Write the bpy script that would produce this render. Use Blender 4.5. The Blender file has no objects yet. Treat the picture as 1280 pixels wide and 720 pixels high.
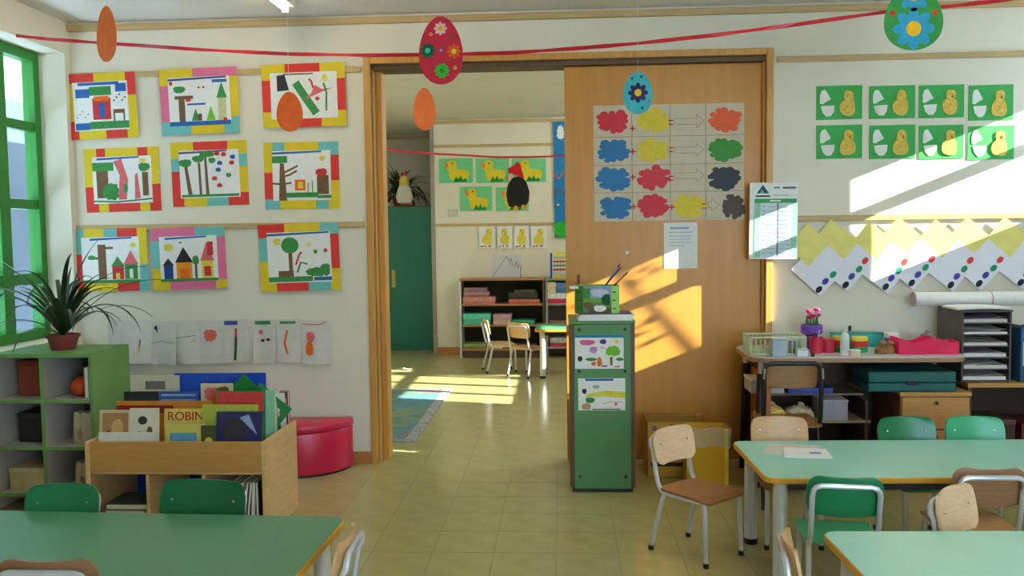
import bpy, bmesh, math, random
from mathutils import Vector, Matrix, Euler
random.seed(7)
scene = bpy.context.scene
COL = scene.collection

# ------------------------------------------------------------------ camera
CAM_H, PITCH, YAW, ROLL, FPX = 1.47, 0.0626, 0.0574, -0.0126, 1100.0
_fw = Vector((-math.sin(YAW)*math.cos(PITCH), math.cos(YAW)*math.cos(PITCH), -math.sin(PITCH)))
_r0 = Vector((math.cos(YAW), math.sin(YAW), 0)); _u0 = _r0.cross(_fw)
_rt = _r0*math.cos(ROLL) + _u0*math.sin(ROLL); _up = -_r0*math.sin(ROLL) + _u0*math.cos(ROLL)
cam_d = bpy.data.cameras.new('camera'); cam = bpy.data.objects.new('camera', cam_d); COL.objects.link(cam)
cam_d.sensor_fit = 'HORIZONTAL'; cam_d.sensor_width = 36.0; cam_d.lens = 36.0*FPX/1280.0
cam_d.clip_start = 0.02; cam_d.clip_end = 200
cam.matrix_world = Matrix(((_rt.x, _up.x, -_fw.x, 0), (_rt.y, _up.y, -_fw.y, 0), (_rt.z, _up.z, -_fw.z, CAM_H), (0, 0, 0, 1)))
scene.camera = cam

# ------------------------------------------------------------------ exposure, sky, sun
vs = scene.view_settings
vs.view_transform = 'Standard'; vs.look = 'None'; vs.gamma = 1.0; vs.use_curve_mapping = False
vs.exposure = 0.28
world = bpy.data.worlds.new('sky'); scene.world = world; world.use_nodes = True
wn = world.node_tree.nodes; bg = wn['Background']
bg.inputs['Color'].default_value = (0.62, 0.78, 1.0, 1); bg.inputs['Strength'].default_value = 12.0
SUN_DIR = Vector((-1.0, 0.235, -0.395)).normalized()
sun_d = bpy.data.lights.new('sun', 'SUN'); sun_d.energy = 34.0; sun_d.angle = math.radians(0.25); sun_d.color = (1.0, 0.95, 0.85)
sun = bpy.data.objects.new('sun', sun_d); COL.objects.link(sun)
sun.rotation_euler = SUN_DIR.to_track_quat('-Z', 'Y').to_euler(); sun.location = (8, 3, 6)

# ------------------------------------------------------------------ materials
def lin(c):
    c = c/255.0
    return c/12.92 if c <= 0.04045 else ((c+0.055)/1.055)**2.4
_mats = {}
def M(name, rgb, rough=0.6, var=0.10, scale=14.0, metal=0.0, bump=0.0, bscale=60.0, stretch=None, spec=0.5, sub=0.0, alpha=1.0, coat=0.0):
    if name in _mats: return _mats[name]
    m = bpy.data.materials.new(name); m.use_nodes = True; nt = m.node_tree; n = nt.nodes; L = nt.links
    b = n['Principled BSDF']
    base = tuple(lin(c) for c in rgb)
    tc = n.new('ShaderNodeTexCoord'); mp = n.new('ShaderNodeMapping'); L.new(tc.outputs['Object'], mp.inputs['Vector'])
    if stretch: mp.inputs['Scale'].default_value = stretch
    nz = n.new('ShaderNodeTexNoise'); nz.inputs['Scale'].default_value = scale; nz.inputs['Detail'].default_value = 4
    L.new(mp.outputs['Vector'], nz.inputs['Vector'])
    rp = n.new('ShaderNodeValToRGB'); rp.color_ramp.elements[0].position = 0.3; rp.color_ramp.elements[1].position = 0.7
    rp.color_ramp.elements[0].color = tuple(max(0, c*(1-var)) for c in base)+(1,)
    rp.color_ramp.elements[1].color = tuple(min(1, c*(1+var)) for c in base)+(1,)
    L.new(nz.outputs['Fac'], rp.inputs['Fac']); L.new(rp.outputs['Color'], b.inputs['Base Color'])
    b.inputs['Roughness'].default_value = rough; b.inputs['Metallic'].default_value = metal
    b.inputs['Specular IOR Level'].default_value = spec
    if coat: b.inputs['Coat Weight'].default_value = coat; b.inputs['Coat Roughness'].default_value = 0.12
    if alpha < 1: b.inputs['Alpha'].default_value = alpha
    if bump:
        n2 = n.new('ShaderNodeTexNoise'); n2.inputs['Scale'].default_value = bscale; L.new(mp.outputs['Vector'], n2.inputs['Vector'])
        bp = n.new('ShaderNodeBump'); bp.inputs['Strength'].default_value = bump; bp.inputs['Distance'].default_value = 0.004
        L.new(n2.outputs['Fac'], bp.inputs['Height']); L.new(bp.outputs['Normal'], b.inputs['Normal'])
    _mats[name] = m; return m
def paint(rgb): return M('paint_%d_%d_%d' % tuple(rgb), rgb, 0.75, 0.09, 40.0, spec=0.25)
def glass_mat():
    m = bpy.data.materials.new('window_glass'); m.use_nodes = True; nt = m.node_tree; nt.nodes.clear()
    o = nt.nodes.new('ShaderNodeOutputMaterial'); mx = nt.nodes.new('ShaderNodeMixShader')
    t = nt.nodes.new('ShaderNodeBsdfTransparent'); t.inputs['Color'].default_value = (0.90, 0.94, 0.95, 1)
    g = nt.nodes.new('ShaderNodeBsdfGlossy'); g.inputs['Roughness'].default_value = 0.03
    mx.inputs[0].default_value = 0.06
    nt.links.new(t.outputs[0], mx.inputs[1]); nt.links.new(g.outputs[0], mx.inputs[2])
    nt.links.new(mx.outputs[0], o.inputs['Surface']); return m
def plastic_film_mat():
    m = bpy.data.materials.new('clear_film'); m.use_nodes = True; nt = m.node_tree; nt.nodes.clear()
    o = nt.nodes.new('ShaderNodeOutputMaterial'); mx = nt.nodes.new('ShaderNodeMixShader'); mx.inputs[0].default_value = 0.22
    t = nt.nodes.new('ShaderNodeBsdfTransparent'); p = nt.nodes.new('ShaderNodeBsdfPrincipled')
    p.inputs['Base Color'].default_value = (0.75, 0.72, 0.62, 1); p.inputs['Roughness'].default_value = 0.15
    nz = nt.nodes.new('ShaderNodeTexNoise'); nz.inputs['Scale'].default_value = 40; bp = nt.nodes.new('ShaderNodeBump'); bp.inputs['Strength'].default_value = 0.6
    nt.links.new(nz.outputs['Fac'], bp.inputs['Height']); nt.links.new(bp.outputs['Normal'], p.inputs['Normal'])
    nt.links.new(t.outputs[0], mx.inputs[1]); nt.links.new(p.outputs[0], mx.inputs[2]); nt.links.new(mx.outputs[0], o.inputs['Surface']); return m
def emit_mat(name, rgb, s):
    m = bpy.data.materials.new(name); m.use_nodes = True; b = m.node_tree.nodes['Principled BSDF']
    b.inputs['Emission Color'].default_value = tuple(lin(c) for c in rgb)+(1,); b.inputs['Emission Strength'].default_value = s; return m

GLASS = glass_mat(); FILM = plastic_film_mat()
WALL = M('wall_plaster', (228, 220, 200), 0.8, 0.03, 3.0, bump=0.05, bscale=90)
CEIL = M('ceiling_paint', (228, 224, 212), 0.9, 0.03, 3.0)
FLOORM = M('floor_linoleum', (180, 170, 114), 0.2, 0.07, 9.0, bump=0.03, bscale=7, spec=0.5)
GROUT = M('floor_joint', (120, 112, 70), 0.7)
WOODTRIM = M('trim_wood', (196, 164, 112), 0.5, 0.14, 5.0, stretch=(1, 8, 30))
DOORWOOD = M('door_ochre', (207, 143, 56), 0.38, 0.07, 4.0, stretch=(6, 6, 0.6), spec=0.4)
JAMBWOOD = M('jamb_wood', (208, 148, 66), 0.4, 0.12, 5.0, stretch=(12, 12, 0.8))
BEECH = M('beech_ply', (214, 170, 120), 0.38, 0.10, 7.0, stretch=(3, 14, 14))
BEECHPALE = M('beech_pale', (236, 196, 156), 0.38, 0.08, 7.0, stretch=(3, 14, 14))
WALNUT = M('seat_brown_ply', (150, 96, 52), 0.35, 0.16, 8.0, stretch=(4, 18, 18))
BROWNPLY = M('back_brown_ply', (150, 108, 76), 0.35, 0.14, 8.0, stretch=(3, 14, 14))
STEEL = M('painted_tube_grey', (206, 206, 210), 0.28, 0.04, 20, metal=0.25)
LEGW = M('leg_tube_pale', (214, 212, 208), 0.32, 0.04, 20, metal=0.15)
BLACK = M('black_plastic', (26, 25, 26), 0.45, 0.1, 30)
GREENCH = M('green_laminate_chair', (22, 124, 76), 0.30, 0.07, 9.0)
GREENMINT = M('mint_laminate_chair', (66, 178, 128), 0.30, 0.07, 9.0)
MINT = M('table_mint', (152, 212, 196), 0.30, 0.04, 5.0)
TMINTDIM = M('table_mint_dimmed', (86, 152, 110), 0.30, 0.04, 5.0)  # same mint laminate, with the dimmer light put into its colour
EDGEY = M('edge_band_ochre', (222, 160, 48), 0.45, 0.1, 10.0)
CABGREEN = M('cabinet_green', (84, 138, 84), 0.5, 0.05, 7.0)
CUBGREEN = M('cubby_green', (104, 150, 76), 0.5, 0.06, 7.0)
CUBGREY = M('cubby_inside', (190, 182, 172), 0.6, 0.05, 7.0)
WINGREEN = M('window_green', (34, 132, 36), 0.4, 0.06, 9.0)
DARKWOOD = M('dark_wood_edge', (104, 74, 46), 0.5, 0.15, 6.0, stretch=(10, 10, 1))
BINWOOD = M('bin_birch', (222, 182, 126), 0.5, 0.08, 5.0, stretch=(2, 2, 12))
BINFRONT = M('bin_front_wood', (196, 144, 74), 0.5, 0.08, 5.0, stretch=(2, 12, 12))
WHITEP = M('white_paper', (236, 234, 230), 0.85, 0.03, 30.0)
GREYP = M('grey_white_paper', (214, 208, 198), 0.85, 0.04, 30.0)
RED = M('red_leatherette', (206, 24, 66), 0.32, 0.06, 9.0, bump=0.05, bscale=120)
RIBBON = M('red_ribbon', (200, 24, 44), 0.4, 0.08, 20.0)
CARD = M('cardboard', (178, 128, 60), 0.75, 0.08, 9.0)
YELBIN = M('yellow_board', (226, 176, 30), 0.5, 0.05, 9.0)
CHROME = M('chrome', (215, 215, 215), 0.18, 0.03, 20, metal=0.9)

# ------------------------------------------------------------------ mesh helpers
class MB:
    def __init__(s): s.v = []; s.f = []; s.mi = []; s.mats = []
    def idx(s, m):
        if m not in s.mats: s.mats.append(m)
        return s.mats.index(m)
    def add(s, vs_, fs, m):
        o = len(s.v); i = s.idx(m); s.v += [tuple(q) for q in vs_]
        for f in fs: s.f.append(tuple(k+o for k in f)); s.mi.append(i)
    def box(s, a, b, m, R=None, c=None):
        x0, y0, z0 = a; x1, y1, z1 = b
        p = [Vector(q) for q in ((x0,y0,z0),(x1,y0,z0),(x1,y1,z0),(x0,y1,z0),(x0,y0,z1),(x1,y0,z1),(x1,y1,z1),(x0,y1,z1))]
        if R is not None:
            cc = Vector(c) if c is not None else Vector(((x0+x1)/2, (y0+y1)/2, (z0+z1)/2))
            p = [R @ (q-cc) + cc for q in p]
        s.add(p, [(0,3,2,1),(4,5,6,7),(0,1,5,4),(1,2,6,5),(2,3,7,6),(3,0,4,7)], m); return s
    def prism(s, poly, y0, y1, m):            # polygon in XZ, thickness along Y (y0 is the front)
        n = len(poly)
        vs_ = [(x, y0, z) for x, z in poly]+[(x, y1, z) for x, z in poly]
        a = sum(poly[i][0]*poly[(i+1) % n][1]-poly[(i+1) % n][0]*poly[i][1] for i in range(n))
        fs = [tuple(range(n)), tuple(range(2*n-1, n-1, -1))]+[(i+n, (i+1) % n+n, (i+1) % n, i) for i in range(n)]
        if a < 0: fs = [tuple(reversed(f)) for f in fs]
        s.add(vs_, fs, m); return s
    def prismz(s, poly, z0, z1, m):
        n = len(poly)
        vs_ = [(x, y, z1) for x, y in poly]+[(x, y, z0) for x, y in poly]
        a = sum(poly[i][0]*poly[(i+1) % n][1]-poly[(i+1) % n][0]*poly[i][1] for i in range(n))
        fs = [tuple(range(n)), tuple(range(2*n-1, n-1, -1))]+[(i+n, (i+1) % n+n, (i+1) % n, i) for i in range(n)]
        if a < 0: fs = [tuple(reversed(f)) for f in fs]
        s.add(vs_, fs, m); return s
    def tube(s, pts, r, m, n=8, r1=None):
        pts = [Vector(p) for p in pts]; k = len(pts)
        if r1 is None: r1 = r
        tg = [((pts[min(i+1, k-1)]-pts[max(i-1, 0)])).normalized() for i in range(k)]
        up = Vector((0, 0, 1)) if abs(tg[0].z) < 0.9 else Vector((1, 0, 0))
        nx = (up-tg[0]*up.dot(tg[0])).normalized(); vs_ = []
        for i in range(k):
            nx = (nx-tg[i]*nx.dot(tg[i])).normalized(); ny = tg[i].cross(nx); rr = r+(r1-r)*i/max(1, k-1)
            for j in range(n):
                a = 2*math.pi*j/n; vs_.append(pts[i]+nx*math.cos(a)*rr+ny*math.sin(a)*rr)
        fs = [(i*n+j, i*n+(j+1) % n, (i+1)*n+(j+1) % n, (i+1)*n+j) for i in range(k-1) for j in range(n)]
        fs += [tuple(range(n-1, -1, -1)), tuple(range((k-1)*n, k*n))]
        s.add(vs_, fs, m); return s
    def lathe(s, prof, m, c=(0, 0, 0), n=20, sx=1.0, sy=1.0):
        vs_ = []; k = len(prof)
        for r, z in prof:
            for j in range(n):
                a = 2*math.pi*j/n; vs_.append((c[0]+sx*r*math.cos(a), c[1]+sy*r*math.sin(a), c[2]+z))
        fs = [(i*n+j, i*n+(j+1) % n, (i+1)*n+(j+1) % n, (i+1)*n+j) for i in range(k-1) for j in range(n)]
        fs += [tuple(range(n-1, -1, -1)), tuple(range((k-1)*n, k*n))]
        s.add(vs_, fs, m); return s
    def slab(s, fn, us, vs_, off, m):          # closed slab: fn(u,v) -> point, off = thickness vector
        P = [[Vector(fn(u, v)) for u in us] for v in vs_]; nu, nv = len(us), len(vs_); off = Vector(off)
        V = [p for row in P for p in row]+[p+off for row in P for p in row]; N = nu*nv; F = []
        for j in range(nv-1):
            for i in range(nu-1):
                a = j*nu+i; F.append((a, a+1, a+1+nu, a+nu)); F.append((N+a, N+a+nu, N+a+1+nu, N+a+1))
        ring = [i for i in range(nu)]+[j*nu+nu-1 for j in range(1, nv)]+[(nv-1)*nu+i for i in range(nu-2, -1, -1)]+[j*nu for j in range(nv-2, 0, -1)]
        for q in range(len(ring)):
            a, b = ring[q], ring[(q+1) % len(ring)]; F.append((b, a, N+a, N+b))
        s.add(V, F, m); return s
    def build(s, name, parent=None, loc=None, rot=None, smooth=False, bevel=0.0, seg=2):
        me = bpy.data.meshes.new(name); me.from_pydata([tuple(q) for q in s.v], [], s.f)
        for m in s.mats: me.materials.append(m)
        for p, i in zip(me.polygons, s.mi): p.material_index = i
        bm = bmesh.new(); bm.from_mesh(me)
        if bevel > 0:
            bmesh.ops.recalc_face_normals(bm, faces=bm.faces[:])
            es = [e for e in bm.edges if len(e.link_faces) == 2 and e.calc_face_angle(0) > 0.6]
            bmesh.ops.bevel(bm, geom=es, offset=bevel, segments=seg, affect='EDGES', profile=0.5, clamp_overlap=True)
        bmesh.ops.recalc_face_normals(bm, faces=bm.faces[:])
        bm.to_mesh(me); bm.free()
        if smooth:
            for p in me.polygons: p.use_smooth = True
            me.set_sharp_from_angle(angle=math.radians(38))
        o = bpy.data.objects.new(name, me); COL.objects.link(o)
        if parent is not None: o.parent = parent
        if loc is not None: o.location = loc
        if rot is not None: o.rotation_euler = rot
        return o
def tag(o, label, cat, group=None, kind=None):
    if label: o['label'] = label
    if cat: o['category'] = cat
    if group: o['group'] = group
    if kind: o['kind'] = kind
    return o
def struct(o): o['kind'] = 'structure'; return o
def thing(name, label, cat, loc=(0, 0, 0), rz=0.0, group=None, rot=None, scale=1.0):
    o = bpy.data.objects.new(name, None); COL.objects.link(o); o.empty_display_size = 0.1
    o.location = loc; o.rotation_euler = rot if rot else (0, 0, rz); o.scale = (scale,)*3
    return tag(o, label, cat, group)
def dup(o, parent=None):
    c = o.copy(); COL.objects.link(c); c.parent = parent
    for ch in list(o.children): dup(ch, c)
    return c
def dup_thing(o, loc, rz, label, scale=None):
    c = dup(o); c.location = loc; c.rotation_euler = (0, 0, rz); c['label'] = label
    if scale: c.scale = (scale,)*3
    return c
def cb(a, b, m, name, parent=None, bevel=0.0, R=None):
    return MB().box(a, b, m, R).build(name, parent, bevel=bevel)
def ellipse(cx, cz, rx, rz, n=24, a0=0.0):
    return [(cx+rx*math.cos(2*math.pi*i/n+a0), cz+rz*math.sin(2*math.pi*i/n+a0)) for i in range(n)]
def blob(cx, cz, rx, rz, seed, k=9, n=54, amp=0.13):
    rnd = random.Random(seed); ph = rnd.random()*6.28; ph2 = rnd.random()*6.28; out = []
    for i in range(n):
        a = 2*math.pi*i/n; q = 1-amp+amp*abs(math.sin(k*a/2+ph))*1.2+0.05*math.sin(3*a+ph2)
        ex = abs(math.cos(a))**0.8*math.copysign(1, math.cos(a)); ez = abs(math.sin(a))**0.8*math.copysign(1, math.sin(a))
        out.append((cx+rx*q*ex, cz+rz*q*ez))
    return out
def lumpy(cx, cz, rx, rz, seed, n=12, m=96):
    rnd = random.Random(seed); cs = []
    for i in range(n):
        a = 2*math.pi*(i+rnd.uniform(-.25, .25))/n; q = rnd.uniform(.60, .80); cs.append((q*math.cos(a)*abs(math.cos(a))**-0.15, q*math.sin(a)*abs(math.sin(a)+1e-4)**-0.15, rnd.uniform(.17, .27)))
    out = []
    for j in range(m):
        a = 2*math.pi*j/m; dx, dz = math.cos(a), math.sin(a); best = 0.62
        for x, z, r in cs:
            b = x*dx+z*dz; c = x*x+z*z-r*r; q = b*b-c
            if q > 0: best = max(best, b+math.sqrt(q))
        out.append((cx+rx*best*dx, cz+rz*best*dz))
    return out
def stroke(pts, w):
    out = []; n = len(pts)
    L, R = [], []
    for i in range(n):
        a = Vector(pts[max(0, i-1)]); b = Vector(pts[min(n-1, i+1)]); d = (b-a).normalized(); q = Vector((-d.y, d.x))*w/2; p = Vector(pts[i])
        L.append(tuple(p+q)); R.append(tuple(p-q))
    return L+R[::-1]
PC = dict(r=(206, 60, 60), g=(66, 142, 76), b=(52, 104, 176), y=(226, 208, 80), k=(58, 54, 60), n=(120, 92, 64), o=(240, 110, 30), p=(226, 104, 150),
          t=(104, 190, 182), w=(238, 236, 230), v=(92, 60, 150), d=(20, 90, 50), l=(120, 190, 60), s=(90, 170, 210), e=(150, 150, 150), m=(220, 110, 110), c=(30, 130, 170))
def marks(parent, W, H, lst, name='drawing', y=-0.0009, dy=-0.00012):
    """flat coloured marks on a sheet of size W x H whose lower left corner is the local origin (front is -Y)"""
    mb = MB()
    for i, q in enumerate(lst):
        kind, col = q[0], q[1]; col = PC[col] if isinstance(col, str) else col
        if kind == 'p': poly = [(u*W, v*H) for u, v in q[2]]
        elif kind == 'e': poly = ellipse(q[2]*W, q[3]*H, q[4]*W, q[5]*H, 16)
        elif kind == 'b': poly = blob(q[2]*W, q[3]*H, q[4]*W, q[5]*H, q[6])
        elif kind == 'r': poly = [(q[2]*W, q[3]*H), (q[4]*W, q[3]*H), (q[4]*W, q[5]*H), (q[2]*W, q[5]*H)]
        elif kind == 'l': poly = stroke([(u*W, v*H) for u, v in q[3]], q[2])
        yy = y+dy*i
        n = len(poly); mb.prism(poly, yy, yy+0.0004, paint(col))
    return mb.build(name, parent)
def at(px, py, Y):
    d = _fw+_rt*((px-640)/FPX)-_up*((py-360)/FPX)
    return Vector((0, 0, CAM_H))+d*(Y/d.y)
def atz(px, py, z):
    d = _fw+_rt*((px-640)/FPX)-_up*((py-360)/FPX)
    return Vector((0, 0, CAM_H))+d*((z-CAM_H)/d.z)

# ================================================================== THE SETTING
D = 5.536          # plane of the wall with the wide doorway
DB = 10.60         # far wall of the next room
XL, XR, YB, ZC = -3.13, 3.60, -1.60, 2.84
floor = struct(cb((-4.2, -2.0, -0.12), (4.2, 12.6, -0.0015), GROUT, 'floor'))
TP = 0.285; GAP = 0.0011
tile_me = MB().box((GAP, GAP, -0.0014), (TP-GAP, TP-GAP, 0.0), FLOORM)
first = None; rest = MB()
for ix in range(-10, 14):
    for iy in range(-15, 29):
        x = -0.325+ix*TP; y = 3.96+iy*TP
        if x < XL-0.02 or x > 3.45 or y < -1.6 or y > 12.0: continue
        near = (3.3 < y < 5.7 and -2.1 < x < 2.35) or (5.6 < y < 8.6 and -1.5 < x < 0.1)
        if near:
            if first is None: first = tile_me.build('floor_tile', floor, loc=(x, y, 0))
            else:
                c = first.copy(); COL.objects.link(c); c.location = (x, y, 0)
        else: rest.box((x+GAP, y+GAP, -0.0014), (x+TP-GAP, y+TP-GAP, 0.0), FLOORM)
o = rest.build('floor_tiles_rest', floor); o['kind'] = 'stuff'

struct(cb((-5.4, -2.0, ZC), (4.2, 12.6, ZC+0.1), CEIL, 'ceiling'))  # slab runs past the left wall as an added overhang shading the neighbour wall
OX0, OX1, OZ = -1.19, 1.255, 2.535      # doorway
mb = MB().box((-3.385, D, 0), (OX0, D+0.16, ZC), WALL).box((OX1, D, 0), (3.9, D+0.16, ZC), WALL).box((OX0, D, OZ), (OX1, D+0.16, ZC), WALL)
struct(mb.build('wall_back'))
# left wall with window recess
WY0, WY1, WZ0, WZ1 = 4.02, 5.475, 0.84, 2.64
mb = MB().box((-3.385, YB, 0), (XL, WY0, ZC), WALL).box((-3.385, WY1, 0), (XL, D, ZC), WALL).box((-3.385, WY0, 0), (XL, WY1, WZ0), WALL).box((-3.385, WY0, WZ1), (XL, WY1, ZC), WALL)
struct(mb.build('wall_left'))
# right wall: high window beside the door wall
RY0, RY1, RZ0, RZ1 = 4.70, 5.46, 1.815, 2.535
mb = MB().box((XR, YB, 0), (XR+0.12, RY0, ZC), WALL).box((XR, RY1, 0), (XR+0.12, D, ZC), WALL).box((XR, RY0, 0), (XR+0.12, RY1, RZ0), WALL).box((XR, RY0, RZ1), (XR+0.12, RY1, ZC), WALL)
struct(mb.build('wall_right'))
# wall behind the camera with a wide row of windows
FX0, FX1, FZ0, FZ1 = 0.5, 3.45, 0.75, 2.6
mb = MB().box((-3.5, YB-0.2, 0), (FX0, YB, ZC), WALL).box((FX1, YB-0.2, 0), (3.9, YB, ZC), WALL).box((FX0, YB-0.2, 0), (FX1, YB, FZ0), WALL).box((FX0, YB-0.2, FZ1), (FX1, YB, ZC), WALL)
struct(mb.build('wall_front'))
# next room
struct(cb((-1.53, DB, 0), (3.9, DB+0.2, ZC), WALL, 'wall_far'))
struct(cb((-1.56, DB+0.2, 0), (-1.45, 12.4, ZC), WALL, 'wall_recess_side'))
struct(cb((-3.3, 12.2, 0), (-1.56, 12.4, ZC), WALL, 'wall_recess'))
struct(cb((-3.3, D+0.16, 0), (-3.13, 12.2, ZC), WALL, 'wall_far_left'))
BY0, BY1, BZ0, BZ1 = 6.5, 8.3, 1.50, 2.5
mb = MB().box((3.4, D+0.16, 0), (3.6, BY0, ZC), WALL).box((3.4, BY1, 0), (3.6, DB, ZC), WALL).box((3.4, BY0, 0), (3.6, BY1, BZ0), WALL).box((3.4, BY0, BZ1), (3.6, BY1, ZC), WALL)
struct(mb.build('wall_far_right'))

def window(name, axis, pos, a0, a1, z0, z1, va, hz, fw, mat, dep=0.05):
    """axis 'x': frame lies in plane X=pos, runs along Y;  axis 'y': plane Y=pos, runs along X. va: centre/width of uprights, hz of crossbars"""
    root = bpy.data.objects.new(name, None); COL.objects.link(root); struct(root); root.location = (pos, a0, z0) if axis == 'x' else (a0, pos, z0)
    def bx(p0, p1, q0, q1, d0, d1, m, nm):
        if axis == 'x': return cb((d0, p0-a0, q0-z0), (d1, p1-a0, q1-z0), m, nm, root, bevel=0.004 if nm != 'pane' else 0)
        return cb((p0-a0, d0, q0-z0), (p1-a0, d1, q1-z0), m, nm, root, bevel=0.004 if nm != 'pane' else 0)
    bx(a0, a0+fw, z0, z1, -dep, dep, mat, 'stile'); bx(a1-fw, a1, z0, z1, -dep, dep, mat, 'stile')
    bx(a0+fw, a1-fw, z1-fw, z1, -dep, dep, mat, 'top_rail'); bx(a0+fw, a1-fw, z0, z0+fw, -dep, dep, mat, 'bottom_rail')
    vs_ = [(a0+fw/2, fw)]+sorted(va)+[(a1-fw/2, fw)]; hs = [(z0+fw/2, fw)]+sorted(hz)+[(z1-fw/2, fw)]
    for c, w in va: bx(c-w/2, c+w/2, z0+fw, z1-fw, -dep*0.8, dep*0.8, mat, 'mullion')
    for i in range(len(vs_)-1):
        p0 = vs_[i][0]+vs_[i][1]/2; p1 = vs_[i+1][0]-vs_[i+1][1]/2
        for c, w in hz: bx(p0, p1, c-w/2, c+w/2, -dep*0.7, dep*0.7, mat, 'glazing_bar')
        for j in range(len(hs)-1):
            bx(p0, p1, hs[j][0]+hs[j][1]/2, hs[j+1][0]-hs[j+1][1]/2, -0.003, 0.003, GLASS, 'pane')
    return root
window('window_1', 'x', -3.34, WY0, WY1, WZ0, WZ1, [(5.085, 0.10), (4.56, 0.08)], [(1.22, 0.07), (1.685, 0.06), (2.17, 0.06)], 0.06, WINGREEN, 0.04)
window('window_2', 'x', XR+0.06, RY0, RY1, RZ0, RZ1, [(D-0.501, 0.114)], [(2.275, 0.07)], 0.012, WINGREEN, 0.012)
window('window_3', 'y', YB-0.1, FX0, FX1, FZ0, FZ1, [(FX0+(FX1-FX0)*k/3, 0.09) for k in range(1, 3)], [(1.9, 0.06)], 0.06, WINGREEN, 0.04)
window('window_4', 'x', 3.5, BY0, BY1, BZ0, BZ1, [(6.95, 0.07), (7.40, 0.07), (7.85, 0.07)], [(2.0, 0.05)], 0.05, WINGREEN, 0.03)
# building beyond the left window
nb = struct(MB().box((-6.6, -1, -0.3), (-6.3, 14, 4.2), M('render_bluegrey', (50, 60, 68), 0.9, 0.06, 2.0)).box((-6.32, 6.9, 1.0), (-6.28, 7.55, 2.6), M('shutter_brown', (110, 66, 50), 0.8, 0.1)).build('wall_neighbour'))

# wooden rails and mouldings
def trim(i, a, b): return struct(MB().box(a, b, WOODTRIM).build('trim_%d' % i, bevel=0.004))
trim(1, (XL, D-0.03, 2.782), (XR, D, 2.822))
trim(2, (XL, D-0.016, 2.487), (-1.25, D, 2.523)); trim(3, (XL, D-0.016, 1.517), (-1.25, D, 1.553))
trim(4, (1.32, D-0.016, 2.487), (XR, D, 2.523)); trim(5, (1.32, D-0.016, 1.517), (XR, D, 1.553))
trim(6, (-1.53, DB-0.03, 2.782), (3.4, DB, 2.822)); trim(7, (-1.53, DB-0.016, 2.50), (3.4, DB, 2.535)); trim(8, (-1.53, DB-0.016, 1.555), (3.4, DB, 1.59))
trim(9, (-3.1, 12.17, 2.78), (-1.56, 12.2, 2.82))
BASEW = M('baseboard_wood', (186, 120, 62), 0.45, 0.12, 5.0, stretch=(1, 8, 30))
struct(MB().box((XL, D-0.014, 0.0), (-1.24, D, 0.075), BASEW).build('baseboard_back', bevel=0.003))
struct(MB().box((1.32, D-0.014, 0.0), (XR, D, 0.075), BASEW).build('baseboard_right', bevel=0.003))
struct(MB().box((-1.53, DB-0.014, 0.0), (3.4, DB, 0.09), BASEW).build('baseboard_far', bevel=0.003))
struct(MB().box((-1.575, DB-0.02, 0.0), (-1.53, DB+0.2, ZC), M('corner_post', (150, 142, 128), 0.6)).build('trim_10'))
# doorway: casing, jamb lining and the sliding leaf
d1 = bpy.data.objects.new('door_1', None); COL.objects.link(d1); struct(d1); d1.location = (0.0, D, 0)
def db_(a, b, m, n, bev=0.004): return MB().box((a[0], a[1]-D, a[2]), (b[0], b[1]-D, b[2]), m).build(n, d1, bevel=bev)
db_((OX0-0.042, D-0.024, 0), (OX0, D+0.02, OZ+0.04), JAMBWOOD, 'casing')
db_((OX1, D-0.024, 0), (OX1+0.042, D+0.02, OZ+0.04), JAMBWOOD, 'casing')
db_((OX0, D-0.024, OZ), (OX1, D+0.02, OZ+0.04), JAMBWOOD, 'casing')
db_((OX0, D+0.02, 0), (OX0+0.012, D+0.20, OZ), JAMBWOOD, 'lining')
db_((OX0+0.012, D+0.075, 0), (OX0+0.052, D+0.20, OZ-0.03), JAMBWOOD, 'door_stop')
db_((OX0, D+0.02, OZ-0.03), (OX1, D+0.20, OZ), DARKWOOD, 'head_track')
db_((OX1-0.012, D+0.02, 0), (OX1, D+0.20, OZ-0.03), JAMBWOOD, 'lining')
leaf = db_((0.022, D+0.066, 0.008), (OX1-0.012, D+0.108, OZ-0.032), DOORWOOD, 'sliding_leaf', 0.003)
MB().box((0.094, 0.058, 1.105), (0.112, 0.0665, 1.20), DARKWOOD).build('handle', leaf, bevel=0.003)
MB().lathe([(0.0, 0), (0.010, 0.001), (0.012, 0.006), (0.006, 0.010), (0.0, 0.011)], WHITEP, n=12).build('knob', leaf, loc=(0.41, 0.066, 1.335), rot=(math.pi/2, 0, 0), smooth=True)

# fluorescent battens
TUBE = emit_mat('fluorescent_tube', (255, 240, 206), 30.0); BODY = M('batten_white', (225, 225, 220), 0.5)
FILL_TUBE = emit_mat('fill_tube', (240, 248, 246), 85.0)  # stronger tubes for unseen battens added to brighten the next room
def batten(x, y0, y1, label, TUBE=TUBE):
    t = thing('ceiling_light', label, 'ceiling light', (x, (y0+y1)/2, ZC), group='fluorescent battens'); h = (y1-y0)/2
    MB().box((-0.05, -h, -0.035), (0.05, h, 0), BODY).build('housing', t, bevel=0.004)
    MB().tube([(0, -h+0.03, -0.05), (0, h-0.03, -0.05)], 0.016, TUBE, 12).build('tube', t, smooth=True)
    for s in (-1, 1): MB().box((-0.02, s*(h-0.015)-0.014, -0.07), (0.02, s*(h-0.015)+0.014, -0.03), BODY).build('lamp_holder', t, bevel=0.003)
for x, y0, y1, lb in ((-1.60, 3.93, 5.17, 'lit fluorescent batten on ceiling above the framed drawings'), (1.2, 2.6, 3.84, 'lit fluorescent batten on ceiling above the mint tables'),
                      (1.2, -0.2, 1.04, 'lit fluorescent batten on ceiling beside the rear windows')):
    batten(x, y0, y1, lb)
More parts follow.
